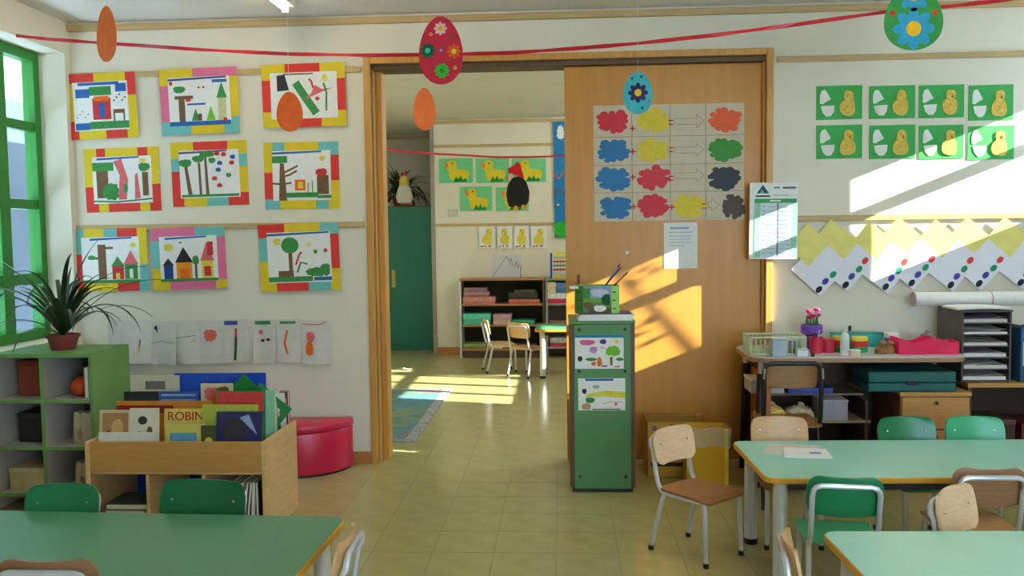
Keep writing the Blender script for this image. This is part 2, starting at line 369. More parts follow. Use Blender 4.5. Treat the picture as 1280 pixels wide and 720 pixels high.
for x, y0, lb in ((1.0, 6.0, 'added fill batten, out of view in the next room just beyond the sliding door'), (1.0, 8.9, 'added fill batten, out of view in the next room above the green table'), (-2.45, 7.0, 'added fill batten, out of view in the next room above the rug')):
    batten(x, y0, y0+1.24, lb, FILL_TUBE)

# ================================================================== FURNITURE
def lerp(a, b, t): return a+(b-a)*t
def corner_w(v, r):
    a = abs(v)-(1-r)
    return 0 if a <= 0 else 1-math.sqrt(max(0, 1-(a/r)**2))
ROWS = [-1, -0.985, -0.95, -0.9, -0.82, -0.7, -0.35, 0, 0.35, 0.7, 0.82, 0.9, 0.95, 0.985, 1]
COLS = [-1, -0.75, -0.5, -0.25, 0, 0.25, 0.5, 0.75, 1]
def make_chair(label, seat_m, back_m, tube_m, W=0.275, SH=0.30, BT=0.555, BH=0.155, rivets=True):
    t = thing('school_chair', label, 'chair')
    h = W/2
    def seat(u, v):
        w = h-0.035*corner_w(v, 0.26)+(0.006*v)
        y = 0.005+0.145*v; x = w*u
        return (x, y, SH-0.006*(1-u*u)*(1-v*v)-(0.014*max(0, v-0.55)**2*4))
    MB().slab(seat, COLS, ROWS, (0, 0, -0.011), seat_m).build('seat', t, smooth=True)
    def back(u, v):
        w = h-0.045*corner_w(v, 0.62); x = w*u
        z = BT-BH/2+BH/2*v; y = -0.150-0.03*(z-(BT-BH))/BH+0.020*u*u
        return (x, y, z)
    b = MB().slab(back, COLS, ROWS, (0, -0.010, 0), back_m).build('backrest', t, smooth=True)
    if rivets:
        for sx in (-1, 1):
            MB().lathe([(0.0, 0), (0.0055, 0.0), (0.0045, 0.002), (0.0, 0.003)], CHROME, n=10).build('rivet', b, loc=(sx*(h-0.045), -0.152-0.010+0.009, BT-BH*0.42), rot=(-math.pi/2, 0, 0), smooth=True)
    r = 0.0105; x = h-0.018
    top = BT-0.030
    pts = lambda s: [(s*x, 0.12, SH-0.022), (s*x, -0.09, SH-0.022), (s*x, -0.125, SH-0.014), (s*x, -0.145, SH+0.015), (s*x, -0.157, SH+0.06), (s*x, -0.176, BT-BH*0.55), (s*x, -0.186, top-0.04), (s*(x-0.004), -0.189, top-0.018), (s*(x-0.014), -0.190, top-0.006), (s*(x-0.032), -0.191, top)]
    MB().tube(pts(-1)+pts(1)[::-1], r, tube_m, 8).build('frame', t, smooth=True)
    MB().tube([(-x, -0.02, SH-0.026), (x, -0.02, SH-0.026)], r*0.8, tube_m, 6).build('stretcher', t, smooth=True)
    for s in (-1, 1):
        l = MB().tube([(s*x, 0.118, SH-0.02), (s*(x+0.001), 0.126, SH-0.05), (s*(x+0.004), 0.135, 0.012)], r, tube_m, 8).build('leg', t, smooth=True)
        MB().lathe([(0.0115, 0), (0.013, 0.003), (0.0125, 0.022)], BLACK, (s*(x+0.004), 0.135, 0), 10).build('rubber_foot', l, smooth=True)
        l = MB().tube([(s*x, -0.105, SH-0.022), (s*(x+0.002), -0.12, SH-0.06), (s*(x+0.012), -0.178, 0.012)], r, tube_m, 8).build('leg', t, smooth=True)
        MB().lathe([(0.0115, 0), (0.013, 0.003), (0.0125, 0.022)], BLACK, (s*(x+0.012), -0.178, 0), 10).build('rubber_foot', l, smooth=True)
    return t
def rrect(x0, y0, x1, y1, r, n=5):
    out = []
    for cx, cy, a0 in ((x1-r, y1-r, 0), (x0+r, y1-r, 90), (x0+r, y0+r, 180), (x1-r, y0+r, 270)):
        for i in range(n+1):
            a = math.radians(a0+90*i/n); out.append((cx+r*math.cos(a), cy+r*math.sin(a)))
    return out
def make_table(label, L, Wd, H, loc, rz, top_m, cham=0.05):
    """origin: middle of the top seen from above, on the floor"""
    t = thing('school_table', label, 'table', loc, rz)
    a, b = L/2, Wd/2
    MB().prismz(rrect(-a+0.004, -b+0.004, a-0.004, b-0.004, cham-0.004), H-0.012, H, top_m).build('tabletop', t, bevel=0.0012)
    MB().prismz(rrect(-a, -b, a, b, cham), H-0.026, H-0.0012, EDGEY).build('edge_band', t, bevel=0.004)
    MB().box((-a+0.09, -b+0.055, H-0.065), (a-0.09, -b+0.08, H-0.026), BLACK).box((-a+0.09, b-0.08, H-0.065), (a-0.09, b-0.055, H-0.026), BLACK)\
        .box((-a+0.055, -b+0.09, H-0.065), (-a+0.08, b-0.09, H-0.026), BLACK).box((a-0.08, -b+0.09, H-0.065), (a-0.055, b-0.09, H-0.026), BLACK).build('apron', t)
    for sx in (-1, 1):
        for sy in (-1, 1):
            l = MB().lathe([(0.029, 0.02), (0.029, H-0.026)], LEGW, (sx*(a-0.075), sy*(b-0.07), 0), 18).build('leg', t, smooth=True)
            MB().lathe([(0.029, 0), (0.032, 0.004), (0.032, 0.026)], BLACK, (sx*(a-0.075), sy*(b-0.07), 0), 16).build('foot_cap', l, smooth=True)
    return t
TH = 0.47
# long mint table on the right:   left edge X 0.815, back edge Y 4.19, front edge Y 3.55
make_table('long mint school table carrying loose white papers', 1.50, 0.64, TH, (1.555, 3.885, 0), math.radians(1.6), MINT)
make_table('bare mint school table in front of the long mint one', 1.30, 0.64, TH, (1.505, 2.615, 0), math.radians(1.5), MINT)
make_table('mint school table coloured darker as in shade, before the wooden book bin', 1.50, 0.70, TH, (-1.533, 2.715, 0), math.radians(-2.2), TMINTDIM)

wood = make_chair('pale beech chair standing out by the table end, turned aside', WALNUT, BEECHPALE, STEEL)
wood.location = (0.615, 3.975, 0); wood.rotation_euler = (0, 0, math.radians(-138))
w2 = make_chair('beech chair tucked behind the long mint table near the papers', WALNUT, BEECH, STEEL); w2.location = (1.052, 4.165, 0); w2.rotation_euler = (0, 0, math.pi)
g = make_chair('dark green chair behind the long mint table, before the drawer unit', GREENCH, GREENCH, STEEL); g.location = (1.66, 4.15, 0); g.rotation_euler = (0, 0, math.pi+0.03)
gm = make_chair('bright green chair behind the long mint table, before the paper sorter', GREENMINT, GREENMINT, STEEL); gm.location = (1.975, 4.16, 0); gm.rotation_euler = (0, 0, math.pi-0.03)
gf = make_chair('green chair with a mint seat between the two mint tables', GREENMINT, GREENCH, STEEL, rivets=False); gf.location = (1.058, 3.43, 0); gf.rotation_euler = (0, 0, -0.12)
wf = make_chair('brown wooden chair between the two mint tables, back to the room', BEECH, BROWNPLY, STEEL, rivets=False); wf.location = (1.615, 3.555, 0)
ws = dup_thing(wood, (1.475, 3.0, 0), math.radians(-138), 'pale wooden chair turned askew behind the bare mint table')
e1 = dup_thing(w2, (0.835, 2.575, 0), math.radians(-99), 'wooden chair pushed against the end of the bare mint table')
e2 = dup_thing(w2, (-0.835, 2.615, 0), math.radians(92), 'wooden chair pushed against the end of the shade-darkened table')
l1 = dup_thing(g, (-1.855, 2.96, 0), math.pi+0.05, 'green chair behind the shade-darkened table, beside the cubby shelf')
l2 = make_chair('wider dark green chair behind the shade-darkened table, before the book bin', GREENCH, M('deep_green_chair', (16, 104, 62), 0.30, 0.07, 9.0), STEEL, W=0.335, BT=0.565, BH=0.17); l2.location = (-1.355, 2.985, 0); l2.rotation_euler = (0, 0, math.pi-0.10)
lf = dup_thing(wf, (-1.43, 2.475, 0), 0.0, 'brown wooden chair with pale tube frame before the shade-darkened table', 1.06)

# ---- papers on the long table
def flat_sheet(name, label, cat, corners, z, m, group=None, th=0.0012):
    c = sum((Vector((x, y, 0)) for x, y in corners), Vector())/len(corners)
    o = MB().prismz([(x-c.x, y-c.y) for x, y in corners], 0, th, m).build(name, loc=(c.x, c.y, z)); return tag(o, label, cat, group)
flat_sheet('loose_sheet', 'loose translucent sheet under the white papers on the mint table', 'paper', [(0.885, 3.95), (1.10, 3.87), (1.185, 4.09), (0.965, 4.13)], TH, GREYP)
pp = flat_sheet('paper_pile', 'small pile of white papers on the long mint table', 'papers', [(0.965, 3.865), (1.165, 3.845), (1.18, 3.995), (1.0, 4.02)], TH+0.0012, WHITEP, th=0.008)
MB().box((0.01, -0.03, 0.008), (0.06, 0.0, 0.0086), paint((120, 130, 190))).build('print', pp)

# ---- book bin
B = thing('book_bin', 'low birch book bin with an open front shelf', 'book bin', (-1.89, 4.12, 0)); BW = 0.45
MB().box((-BW, 0, 0), (-BW+0.022, 0.5, 0.475), BINWOOD).build('side_panel', B, bevel=0.002)
MB().box((BW-0.022, 0, 0), (BW, 0.5, 0.475), BINWOOD).build('side_panel', B, bevel=0.002)
MB().box((-BW+0.022, 0.004, 0.325), (BW-0.022, 0.022, 0.475), BINFRONT).build('front_board', B, bevel=0.002)
MB().box((-BW+0.022, 0.478, 0.325), (BW-0.022, 0.496, 0.475), BINFRONT).build('rear_board', B, bevel=0.002)
MB().box((-BW+0.022, 0.022, 0.31), (BW-0.022, 0.478, 0.325), BINWOOD).build('trough_floor', B)
MB().box((-BW+0.022, 0.01, 0.04), (BW-0.022, 0.478, 0.058), BINWOOD).build('lower_shelf', B)
for x in (-0.145, 0.135): MB().box((x-0.009, 0.01, 0.058), (x+0.009, 0.47, 0.31), BINWOOD).build('divider', B)
MB().box((-BW+0.022, 0.472, 0.0), (BW-0.022, 0.478, 0.325), M('bin_blue_back', (28, 74, 190), 0.6)).build('back_panel', B)
for x in (-0.275, 0.06, 0.36): MB().box((x-0.085, 0.462, 0.058), (x+0.065, 0.472, 0.31), BINWOOD).build('back_batten', B)
for y in (0.17, 0.32): MB().box((-BW+0.022, y, 0.325), (BW-0.022, y+0.008, 0.40), BINWOOD).build('partition', B)
BOOKPAGES = M('book_pages', (232, 226, 210), 0.8, 0.05, 60.0)
def book(label, loc, size, cover, lst=None, tilt=0.2, rz=0.0, ry=0.0, group='books in the birch bin', cat='book', text=None):
    w, t_, h = size
    o = thing('picture_book', label, cat, loc, group=group, rot=(-tilt, ry, rz))
    cm = M('cover_%d_%d_%d' % cover, cover, 0.4, 0.08, 12.0)
    c = MB().box((-w/2, 0, 0), (w/2, 0.0025, h), cm).box((-w/2, t_-0.0025, 0), (w/2, t_, h), cm).box((-w/2, 0.0025, 0), (-w/2+0.003, t_-0.0025, h), cm).build('cover', o)
    MB().box((-w/2+0.004, 0.0027, 0.003), (w/2-0.003, t_-0.0027, h-0.003), BOOKPAGES).build('pages', o)
    if lst: marks(c, w, h, lst, 'cover_picture', y=-0.0006).location = (-w/2, 0, 0)
    if text:
        cu = bpy.data.curves.new('title', 'FONT'); cu.body = text[0]; cu.size = text[1]; cu.align_x = 'CENTER'; cu.extrude = 0.0006
        tmp = bpy.data.objects.new('tmp', cu); COL.objects.link(tmp); dg = bpy.context.evaluated_depsgraph_get()
        me = bpy.data.meshes.new_from_object(tmp.evaluated_get(dg)); bpy.data.objects.remove(tmp)
        me.materials.clear(); me.materials.append(paint(text[2])); tt = bpy.data.objects.new('title', me); COL.objects.link(tt); tt.parent = c
        tt.location = (text[3], -0.0022, text[4]); tt.rotation_euler = (math.pi/2, 0, 0)
    return o
def bl(x, y, z=0.327): return (-1.89+x, 4.12+y, z)
# front row
book('cream picture book with brown drawing, front of the birch bin', bl(-0.335, 0.05), (0.155, 0.012, 0.292), (208, 184, 148), [('r', (176, 128, 80), .1, .35, .95, .95), ('e', (120, 80, 50), .3, .55, .08, .12), ('e', (210, 170, 120), .6, .7, .2, .15)], 0.12)
book('cream picture book with small dark figures in the birch bin', bl(-0.185, 0.055), (0.145, 0.012, 0.30), (222, 214, 190), [('e', 'k', .45, .8, .16, .07), ('r', 'k', .3, .4, .36, .62), ('r', 'k', .48, .38, .55, .6), ('e', 'n', .7, .62, .1, .08), ('r', 'e', .25, .3, .75, .34)], 0.10)
book('white booklet lying low against the bin front board', bl(-0.255, 0.028), (0.28, 0.010, 0.188), (226, 222, 214), None, 0.03)
book('yellow picture book with a red ROBIN title', bl(0.0, 0.115), (0.22, 0.012, 0.285), (222, 200, 96), [('r', (226, 210, 120), .04, .05, .96, .62), ('e', 'r', .3, .3, .12, .1)], 0.10, text=('ROBIN', 0.062, (196, 30, 44), 0.0, 0.228))
book('yellow book with a pale blue picture panel in the bin', bl(0.03, 0.040), (0.20, 0.012, 0.228), (206, 196, 96), [('r', (96, 160, 190), .12, .1, .8, .8), ('e', 'n', .4, .35, .1, .06), ('e', 'o', .55, .34, .08, .06)], 0.08)
book('green and yellow nature book standing in the bin', bl(0.235, 0.09), (0.28, 0.012, 0.31), (176, 184, 70), [('p', 'g', [(0, .6), (.5, .75), (1, .5), (1, 0), (0, 0)]), ('p', 'n', [(.5, .6), (1, .75), (1, .5)])], 0.1)
book('dark blue picture book with a pale lower band', bl(0.295, 0.045), (0.23, 0.016, 0.283), (38, 40, 96), [('b', 'k', .4, .7, .3, .18, 3), ('r', (226, 206, 140), .05, .16, .95, .3), ('p', (150, 170, 210), [(.5, .9), (.9, .6), (.7, .95)])], 0.16)
book('small dark booklet wedged in the bin middle', bl(0.155, 0.032), (0.075, 0.010, 0.22), (70, 74, 40), [('e', 'y', .5, .6, .3, .15)], 0.05)
# middle row
book('orange flat book standing along the middle of the bin', bl(-0.15, 0.21), (0.50, 0.014, 0.307), (206, 130, 44), [('r', (150, 40, 30), .0, .80, .6, .93)], 0.05)
book('red and green picture book standing in the bin', bl(0.255, 0.195), (0.25, 0.014, 0.36), (44, 140, 70), [('r', (214, 70, 66), .02, .72, .98, .99), ('e', 'y', .5, .5, .14, .05)], 0.05)
book('pale green backed book by the bin end', bl(0.400, 0.22), (0.05, 0.02, 0.36), (150, 205, 170), None, 0.04)
book('brown backed book at the bin end', bl(0.385, 0.252), (0.05, 0.06, 0.285), (158, 112, 70), None, 0.0)
# rear row
book('black picture book in the rear row of the bin', bl(-0.33, 0.345), (0.185, 0.012, 0.333), (30, 38, 44), [('r', (50, 66, 76), .1, .7, .9, .9)], 0.02)
book('mid blue book with pale lines in the rear row', bl(-0.13, 0.345), (0.21, 0.012, 0.333), (52, 92, 170), [('r', (150, 180, 220), .06, .93, .94, .96), ('r', (150, 180, 220), .06, .86, .94, .88)], 0.02)
book('cream book with a grey picture in the rear row', bl(-0.295, 0.43), (0.26, 0.014, 0.403), (206, 200, 170), [('r', (120, 112, 104), .3, .82, .72, .93)], 0.02)
book('small picture book with red and orange animals', bl(0.07, 0.36), (0.17, 0.012, 0.372), (220, 205, 170), [('b', 'm', .4, .85, .3, .1, 4), ('b', 'o', .6, .75, .3, .1, 5), ('b', 'n', .7, .9, .2, .06, 6)], 0.02)
book('large bright blue book at the back of the bin', bl(0.05, 0.459), (0.50, 0.010, 0.412), (26, 78, 190), None, 0.01)
book('green book tipped on its corner in the bin', bl(0.085, 0.378, 0.425), (0.27, 0.014, 0.315), (24, 120, 52), [('r', 'w', .93, .0, 1.0, 1.0)], 0.02, ry=0.78)
book('green and pale book leaning behind the tipped one', bl(0.19, 0.405, 0.41), (0.22, 0.012, 0.28), (60, 140, 80), [('b', (220, 190, 190), .6, .6, .3, .25, 8)], 0.02, ry=0.70)
book('white spined book standing at the rear corner of the bin', bl(0.365, 0.42), (0.09, 0.02, 0.31), (236, 232, 228), [('e', 'g', .5, .4, .3, .2)], 0.0)
book('magenta edged picture book at the rear corner', bl(0.402, 0.443), (0.045, 0.03, 0.315), (120, 30, 84), [('r', (220, 190, 160), .1, .1, .8, .9), ('e', 'o', .4, .7, .25, .06), ('e', 'g', .4, .5, .25, .05)], 0.0)
# lower shelf
for k, (x, w, c) in enumerate(((-0.29, 0.22, (110, 104, 84)), (-0.29, 0.20, (150, 140, 110)), (-0.28, 0.21, (70, 84, 84)))):
    o = thing('picture_book', ['lowest flat book of the pile on the bin shelf', 'middle flat book of the pile on the bin shelf', 'top grey flat book of the pile on the bin shelf'][k], 'book', bl(x, 0.05, 0.058+k*0.032), group='flat books on the bin shelf')
    cm = M('cover_%d_%d_%d' % c, c, 0.4); MB().box((-w/2, 0, 0), (w/2, 0.2, 0.004), cm).box((-w/2, 0, 0.027), (w/2, 0.2, 0.031), cm).build('cover', o)
    MB().box((-w/2+0.004, 0.004, 0.004), (w/2-0.004, 0.196, 0.027), BOOKPAGES).build('pages', o)
for k in range(7):
    c = [(200, 196, 188), (60, 60, 60), (222, 214, 196), (112, 30, 50), (90, 110, 80), (226, 222, 214), (70, 60, 54)][k]
    o = thing('picture_book', ['pale', 'black', 'cream', 'dark red', 'olive', 'white', 'brown'][k]+' thin book leaning on the bin shelf', 'book', bl(0.225+k*0.026, 0.035, 0.060), group='leaning books on the bin shelf', rot=(0, [0.16, 0.16, 0.16, 0.16, 0.12, 0.06, 0.0][k], 0))
    cm = M('cover_%d_%d_%d' % c, c, 0.4); MB().box((0, 0, 0), (0.003, 0.18, 0.21), cm).box((0.013, 0, 0), (0.016, 0.18, 0.21), cm).build('cover', o)
    MB().box((0.003, 0.003, 0.003), (0.013, 0.178, 0.207), BOOKPAGES).build('pages', o)

# ---- cubby shelf and its contents
CX0, CX1, CY0, CY1, CZ = -3.10, -2.53, 4.56, 4.97, 0.85
K = thing('cubby_shelf', 'green cubby shelf with pale compartments under the window', 'shelf', ((CX0+CX1)/2, CY0, 0)); hw = (CX1-CX0)/2
for s in (-1, 1): MB().box((s*hw-(0.018 if s > 0 else 0), 0, 0), (s*hw+(0.018 if s < 0 else 0), CY1-CY0, CZ-0.022), CUBGREEN).build('side_panel', K, bevel=0.002)
MB().box((-hw, -0.004, CZ-0.022), (hw, CY1-CY0, CZ), CUBGREEN).build('top_panel', K, bevel=0.003)
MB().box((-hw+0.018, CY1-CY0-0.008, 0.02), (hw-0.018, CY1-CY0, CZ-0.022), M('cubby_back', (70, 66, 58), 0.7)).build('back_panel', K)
for z in (0.076, 0.333, 0.59):
    for s in (-1, 1):
        x0, x1 = (-hw+0.018, -0.009) if s < 0 else (0.009, hw-0.018)
        sh = MB().box((x0, 0.004, z-0.009), (x1, CY1-CY0-0.008, z+0.009), CUBGREY).build('shelf_board', K)
        MB().box((x0, 0.0, z-0.009), (x1, 0.004, z+0.009), CUBGREEN).build('edge_strip', sh)
MB().box((-0.009, 0.004, 0.0), (0.009, CY1-CY0-0.008, CZ-0.022), CUBGREY).build('divider', K)
MB().box((-0.009, 0.0, 0.0), (0.009, 0.004, CZ-0.022), CUBGREEN).build('divider_edge', K)
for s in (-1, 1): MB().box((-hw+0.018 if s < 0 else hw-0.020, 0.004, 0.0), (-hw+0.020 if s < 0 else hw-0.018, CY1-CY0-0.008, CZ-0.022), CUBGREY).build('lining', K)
cxl, cxr = -2.955, -2.675
def cub(name, label, cat, x, z, mbs, y=CY0+0.2):
    t = thing(name, label, cat, (x, y, z)); return t
t = cub('storage_box', 'rust brown box in the top cubby beneath the plant', 'box', cxl+0.02, 0.599, None)
MB().box((-0.085, -0.08, 0), (0.085, 0.10, 0.19), M('rust_box', (128, 52, 24), 0.7)).build('body', t, bevel=0.004); MB().box((-0.088, -0.083, 0.165), (0.088, 0.103, 0.2), M('rust_lid', (112, 42, 20), 0.7)).build('lid', t, bevel=0.004)
t = cub('toy_ball', 'orange knitted ball in the upper cubby', 'ball', cxr+0.01, 0.599, None, CY0+0.12)
r = 0.052; MB().lathe([(r*math.sin(math.pi*i/12)+1e-4, r-r*math.cos(math.pi*i/12)) for i in range(13)], M('orange_ball', (196, 66, 18), 0.6, 0.2, 30, bump=0.3), n=20).build('ball', t, smooth=True)
MB().tube([(0, 0, 2*r-0.002), (0.004, 0, 2*r+0.012)], 0.012, M('ball_knot', (150, 44, 14), 0.7), 8).build('knot', t, smooth=True)
o = thing('picture_book', 'thin cream book standing beside the orange ball', 'book', (cxr+0.078, CY0+0.04, 0.599))
MB().box((0, 0, 0), (0.003, 0.15, 0.17), GREYP).box((0.016, 0, 0), (0.019, 0.15, 0.17), GREYP).build('cover', o); MB().box((0.003, 0.002, 0.002), (0.016, 0.148, 0.168), BOOKPAGES).build('pages', o)
t = cub('storage_box', 'black box in the middle cubby', 'box', cxl+0.02, 0.342, None)
MB().box((-0.09, -0.09, 0), (0.09, 0.10, 0.15), BLACK).build('body', t, bevel=0.004); MB().box((-0.093, -0.093, 0.13), (0.093, 0.103, 0.165), M('black_lid', (34, 34, 36), 0.6)).build('lid', t, bevel=0.004)
CANV = M('canvas_bag', (196, 180, 150), 0.9, 0.1, 18, bump=0.3, bscale=30)
def bag(x, z, label, hgt):
    t = cub('canvas_pouch', label, 'bag', x, z, None, CY0+0.10)
    def f(u, v): return (0.066*u*(1-0.06*(v+1)), -0.028*(1-u*u)*(1-0.5*v*v)*1.5-0.004*math.sin(7*u), hgt/2*(v+1)+0.006*math.sin(9*u)*(v+1)/2)
    us = [i/6-1 for i in range(13)]; MB().slab(f, us, us, (0, 0.06, 0), CANV).build('body', t, smooth=True)
    MB().prism([(-0.012, hgt*0.25), (0.0, hgt*0.2), (0.014, hgt*0.32), (0.008, hgt*0.55), (-0.008, hgt*0.5)], -0.048, -0.043, paint((150, 120, 90))).build('motif', t)
bag(cxr+0.03, 0.342, 'upright cream canvas pouch in the middle cubby', 0.17)
bag(cxr+0.03, 0.085, 'squat cream canvas pouch in the lowest cubby', 0.15)
t = cub('storage_box', 'plain buff cardboard box in the lowest cubby', 'box', cxl+0.01, 0.085, None, CY0+0.12)
MB().box((-0.10, -0.08, 0), (0.10, 0.12, 0.125), M('buff_card', (190, 168, 120), 0.8)).build('body', t, bevel=0.003); MB().box((-0.102, -0.082, 0.105), (0.102, 0.122, 0.13), M('buff_lid', (196, 176, 130), 0.8)).build('lid', t, bevel=0.003)

# ---- potted plants
LEAF = M('dark_leaf', (34, 58, 30), 0.45, 0.25, 12.0); POT = M('terracotta_red', (130, 52, 44), 0.6, 0.1); SOIL = M('soil', (52, 38, 28), 0.95, 0.3, 60)
def plant(name, label, loc, n, rmin, rmax, hmin, hmax, seed, pot_r=0.085, pot_h=0.085, w=0.011, ymul=0.75):
    t = thing(name, label, 'plant', loc); rnd = random.Random(seed)
    p = MB().lathe([(pot_r*0.74, 0), (pot_r*0.95, pot_h*0.8), (pot_r*1.04, pot_h*0.8), (pot_r*1.06, pot_h), (pot_r*0.9, pot_h), (pot_r*0.86, pot_h*0.86), (0.001, pot_h*0.86)], POT, n=24).build('pot', t, smooth=True)
    MB().lathe([(pot_r*0.86, pot_h*0.85), (pot_r*0.5, pot_h*0.9), (0.001, pot_h*0.92)], SOIL, n=16).build('soil', p, smooth=True)
    for i in range(n):
        a = 2*math.pi*(i*0.618+rnd.random()*0.08); Ln = rnd.uniform(rmin, rmax)*(1.0+0.25*(i % 5 == 0)); e = math.radians(rnd.uniform(hmin, hmax)); bend = rnd.uniform(1.1, 2.3)*(0.55 if i % 6 == 0 else 1)
        V, F = [], []; steps = 14; rad, z = 0.008, pot_h*0.88
        for s in range(steps+1):
            q = s/steps; ee = e-bend*q**1.5
            if s: rad += math.cos(ee)*Ln/steps; z = max(0.008, z+math.sin(ee)*Ln/steps)
            cx, cy = rad*math.cos(a), rad*math.sin(a)*ymul; ww = w*(0.7+0.5*math.sin(math.pi*q))*(1-q**5)+0.0008
            px, py = -math.sin(a), math.cos(a)
            V += [(cx+px*ww, cy+py*ww, z+0.003), (cx, cy, z), (cx-px*ww, cy-py*ww, z+0.003)]
        for s in range(steps):
            b = s*3; F += [(b, b+1, b+4, b+3), (b+1, b+2, b+5, b+4)]
        mb = MB(); mb.add(V, F, LEAF); mb.build('leaf', t, smooth=True)
    return t
plant('potted_plant', 'arching dark leaved plant in red pot on the cubby shelf', (-2.80, 4.76, CZ), 46, 0.40, 0.66, 32, 89, 3, w=0.0105)

# ================================================================== WALL DECORATION
BC = dict(y=M('card_yellow', (226, 196, 30), 0.7, 0.05), r=M('card_red', (222, 56, 44), 0.7, 0.05), t=M('card_teal', (112, 188, 184), 0.7, 0.05), p=M('card_pink', (226, 112, 150), 0.7, 0.05))
def on_wall(name, label, cat, px0, py1, Y, tilt=0.0, group=None, y=None):
    p = at(px0, py1, Y)
    return thing(name, label, cat, (p.x, y if y is not None else Y, p.z), rot=(0, -math.radians(tilt), 0), group=group)
def rect_size(x0, y0, x1, y1, Y):
    a, b = at(x0, y0, Y), at(x1, y1, Y); return abs(b.x-a.x), abs(a.z-b.z)
def framed(label, rect, tilt, top, right, bottom, left, lst, y=D-0.0195):
    x0, y0, x1, y1 = rect; W, H = rect_size(*rect, D); bw = 0.058
    t = on_wall('framed_drawing', label, 'drawing', x0, y1, D, tilt, 'children drawings in colour block frames', y)
    MB().box((0, 0, 0), (W, 0.0015, H), GREYP).build('backing', t)
    def strip(poly, c): MB().prism(poly, -0.0008, 0.0, BC[c]).build('border_piece', t)
    for side, lst_ in (('t', top), ('b', bottom)):
        q = 0
        for c, e in lst_:
            z0, z1 = (H-bw, H) if side == 't' else (0, bw)
            strip([(q*W, z0), (e*W, z0), (e*W, z1), (q*W, z1)], c); q = e
    for side, lst_ in (('l', left), ('r', right)):
        q = bw/H
        for c, e in lst_:
            e = min(e, 1-bw/H); q0 = q
            if e <= q0: continue
            x_0, x_1 = (0, bw) if side == 'l' else (W-bw, W)
            strip([(x_0, H-e*H), (x_1, H-e*H), (x_1, H-q0*H), (x_0, H-q0*H)], c); q = e
    sw, sh = W-2*bw+0.008, H-2*bw+0.008
    s = MB().box((bw-0.004, -0.0014, bw-0.004), (bw-0.004+sw, -0.0008, bw-0.004+sh), WHITEP).build('drawing_sheet', t)
    m = marks(s, sw, sh, lst, 'drawing', y=-0.0019); m.location = (bw-0.004, 0, bw-0.004)
def tree(x, z0, z1, w, cr, c='g'): return [('r', 'n', x-w/2, z0, x+w/2, z1), ('b', c, x, z1+cr*0.5, cr*0.8, cr*0.8, int(x*100))]
def house(x0, x1, z0, z1, z2, c, rc): return [('r', c, x0, z0, x1, z1), ('p', rc, [(x0-.02, z1), (x1+.02, z1), ((x0+x1)/2, z2)])]
SKY = lambda a=.05, b=.8, c='b': [('p', c, [(a, .93), (b, .96), (b, .995), (a, .975)])]
framed('framed drawing of a red castle under a green roof', (87, 96, 179, 176), 1.6, [('r', .42), ('y', .86), ('r', 1)], [('r', .35), ('y', 1)], [('r', .17), ('y', .55), ('r', .85), ('y', 1)], [('y', .72), ('r', 1)],
       [('r', 'b', .1, .93, .85, .99), ('r', 'b', .05, .68, .3, .86), ('r', 'b', .78, .78, .98, .95), ('r', 'g', .3, .72, .7, .9), ('r', 'r', .35, .22, .68, .66), ('r', 'b', .46, .26, .57, .56), ('r', 'o', .38, .6, .65, .7), ('r', 'n', .72, .15, .93, .42), ('r', 'w', .75, .15, .9, .34), ('r', 'g', .28, .03, 1., .18), ('r', 'b', .02, .02, .28, .16)]+[('e', 'n', .06+.05*k, .28+.06*(k % 3), .012, .015) for k in range(5)]+[('e', 'k', .75+.05*k, .6+.06*(k % 3), .014, .02) for k in range(5)], y=D-0.0195)
framed('pink and yellow framed drawing of a brown tree and green tower', (205, 90, 305, 170), 1.4, [('y', .43), ('p', 1)], [('y', .75), ('t', 1)], [('t', .38), ('y', .8), ('t', 1)], [('y', .25), ('p', .8), ('t', 1)],
       SKY(.0, .95, (70, 80, 140))+[('r', 'n', .16, .08, .26, .6), ('r', 'n', .1, .55, .4, .62), ('b', 'g', .18, .75, .1, .07, 4), ('r', 'r', .28, .5, .36, .57), ('r', 'b', .3, .42, .6, .46), ('p', 'g', [(.36, .1), (.5, .1), (.43, .35)]), ('p', 'l', [(.6, .1), (.75, .1), (.68, .4)]), ('r', (200, 200, 150), .8, .1, .93, .55), ('p', 'g', [(.78, .55), (.95, .55), (.87, .88)]), ('r', 'n', .47, .1, .53, .24), ('r', 'b', 0, .0, 1.0, .09), ('r', 'b', .72, .87, .96, .93), ('e', 'r', .5, .78, .02, .02), ('e', 'r', .58, .78, .02, .02), ('e', 'r', .05, .88, .03, .04), ('r', 'r', .88, .08, .94, .14)])
framed('yellow and red framed drawing of a long green shape and bird', (331, 84, 437, 161), 0.8, [('y', .28), ('r', .7), ('y', 1)], [('y', .25), ('r', .75), ('y', 1)], [('y', .28), ('r', .7), ('y', 1)], [('y', .25), ('r', .75), ('y', 1)],
       [('r', 'k', .2, .95, .65, .975), ('p', 'k', [(.1, .6), (.28, .62), (.22, .96), (.1, .94)]), ('l', 'g', .05, [(.38, .78), (.5, .5), (.68, .1)]), ('p', 'm', [(.5, .4), (.75, .55), (.95, .65), (.78, .62), (.66, .72), (.62, .55)]), ('l', 'r', .012, [(.58, .85), (.62, .8), (.64, .65)]), ('e', 'r', .7, .42, .035, .04), ('l', 'g', .012, [(.83, .15), (.84, .55), (.8, .75)]), ('e', 'y', .82, .86, .04, .08)])
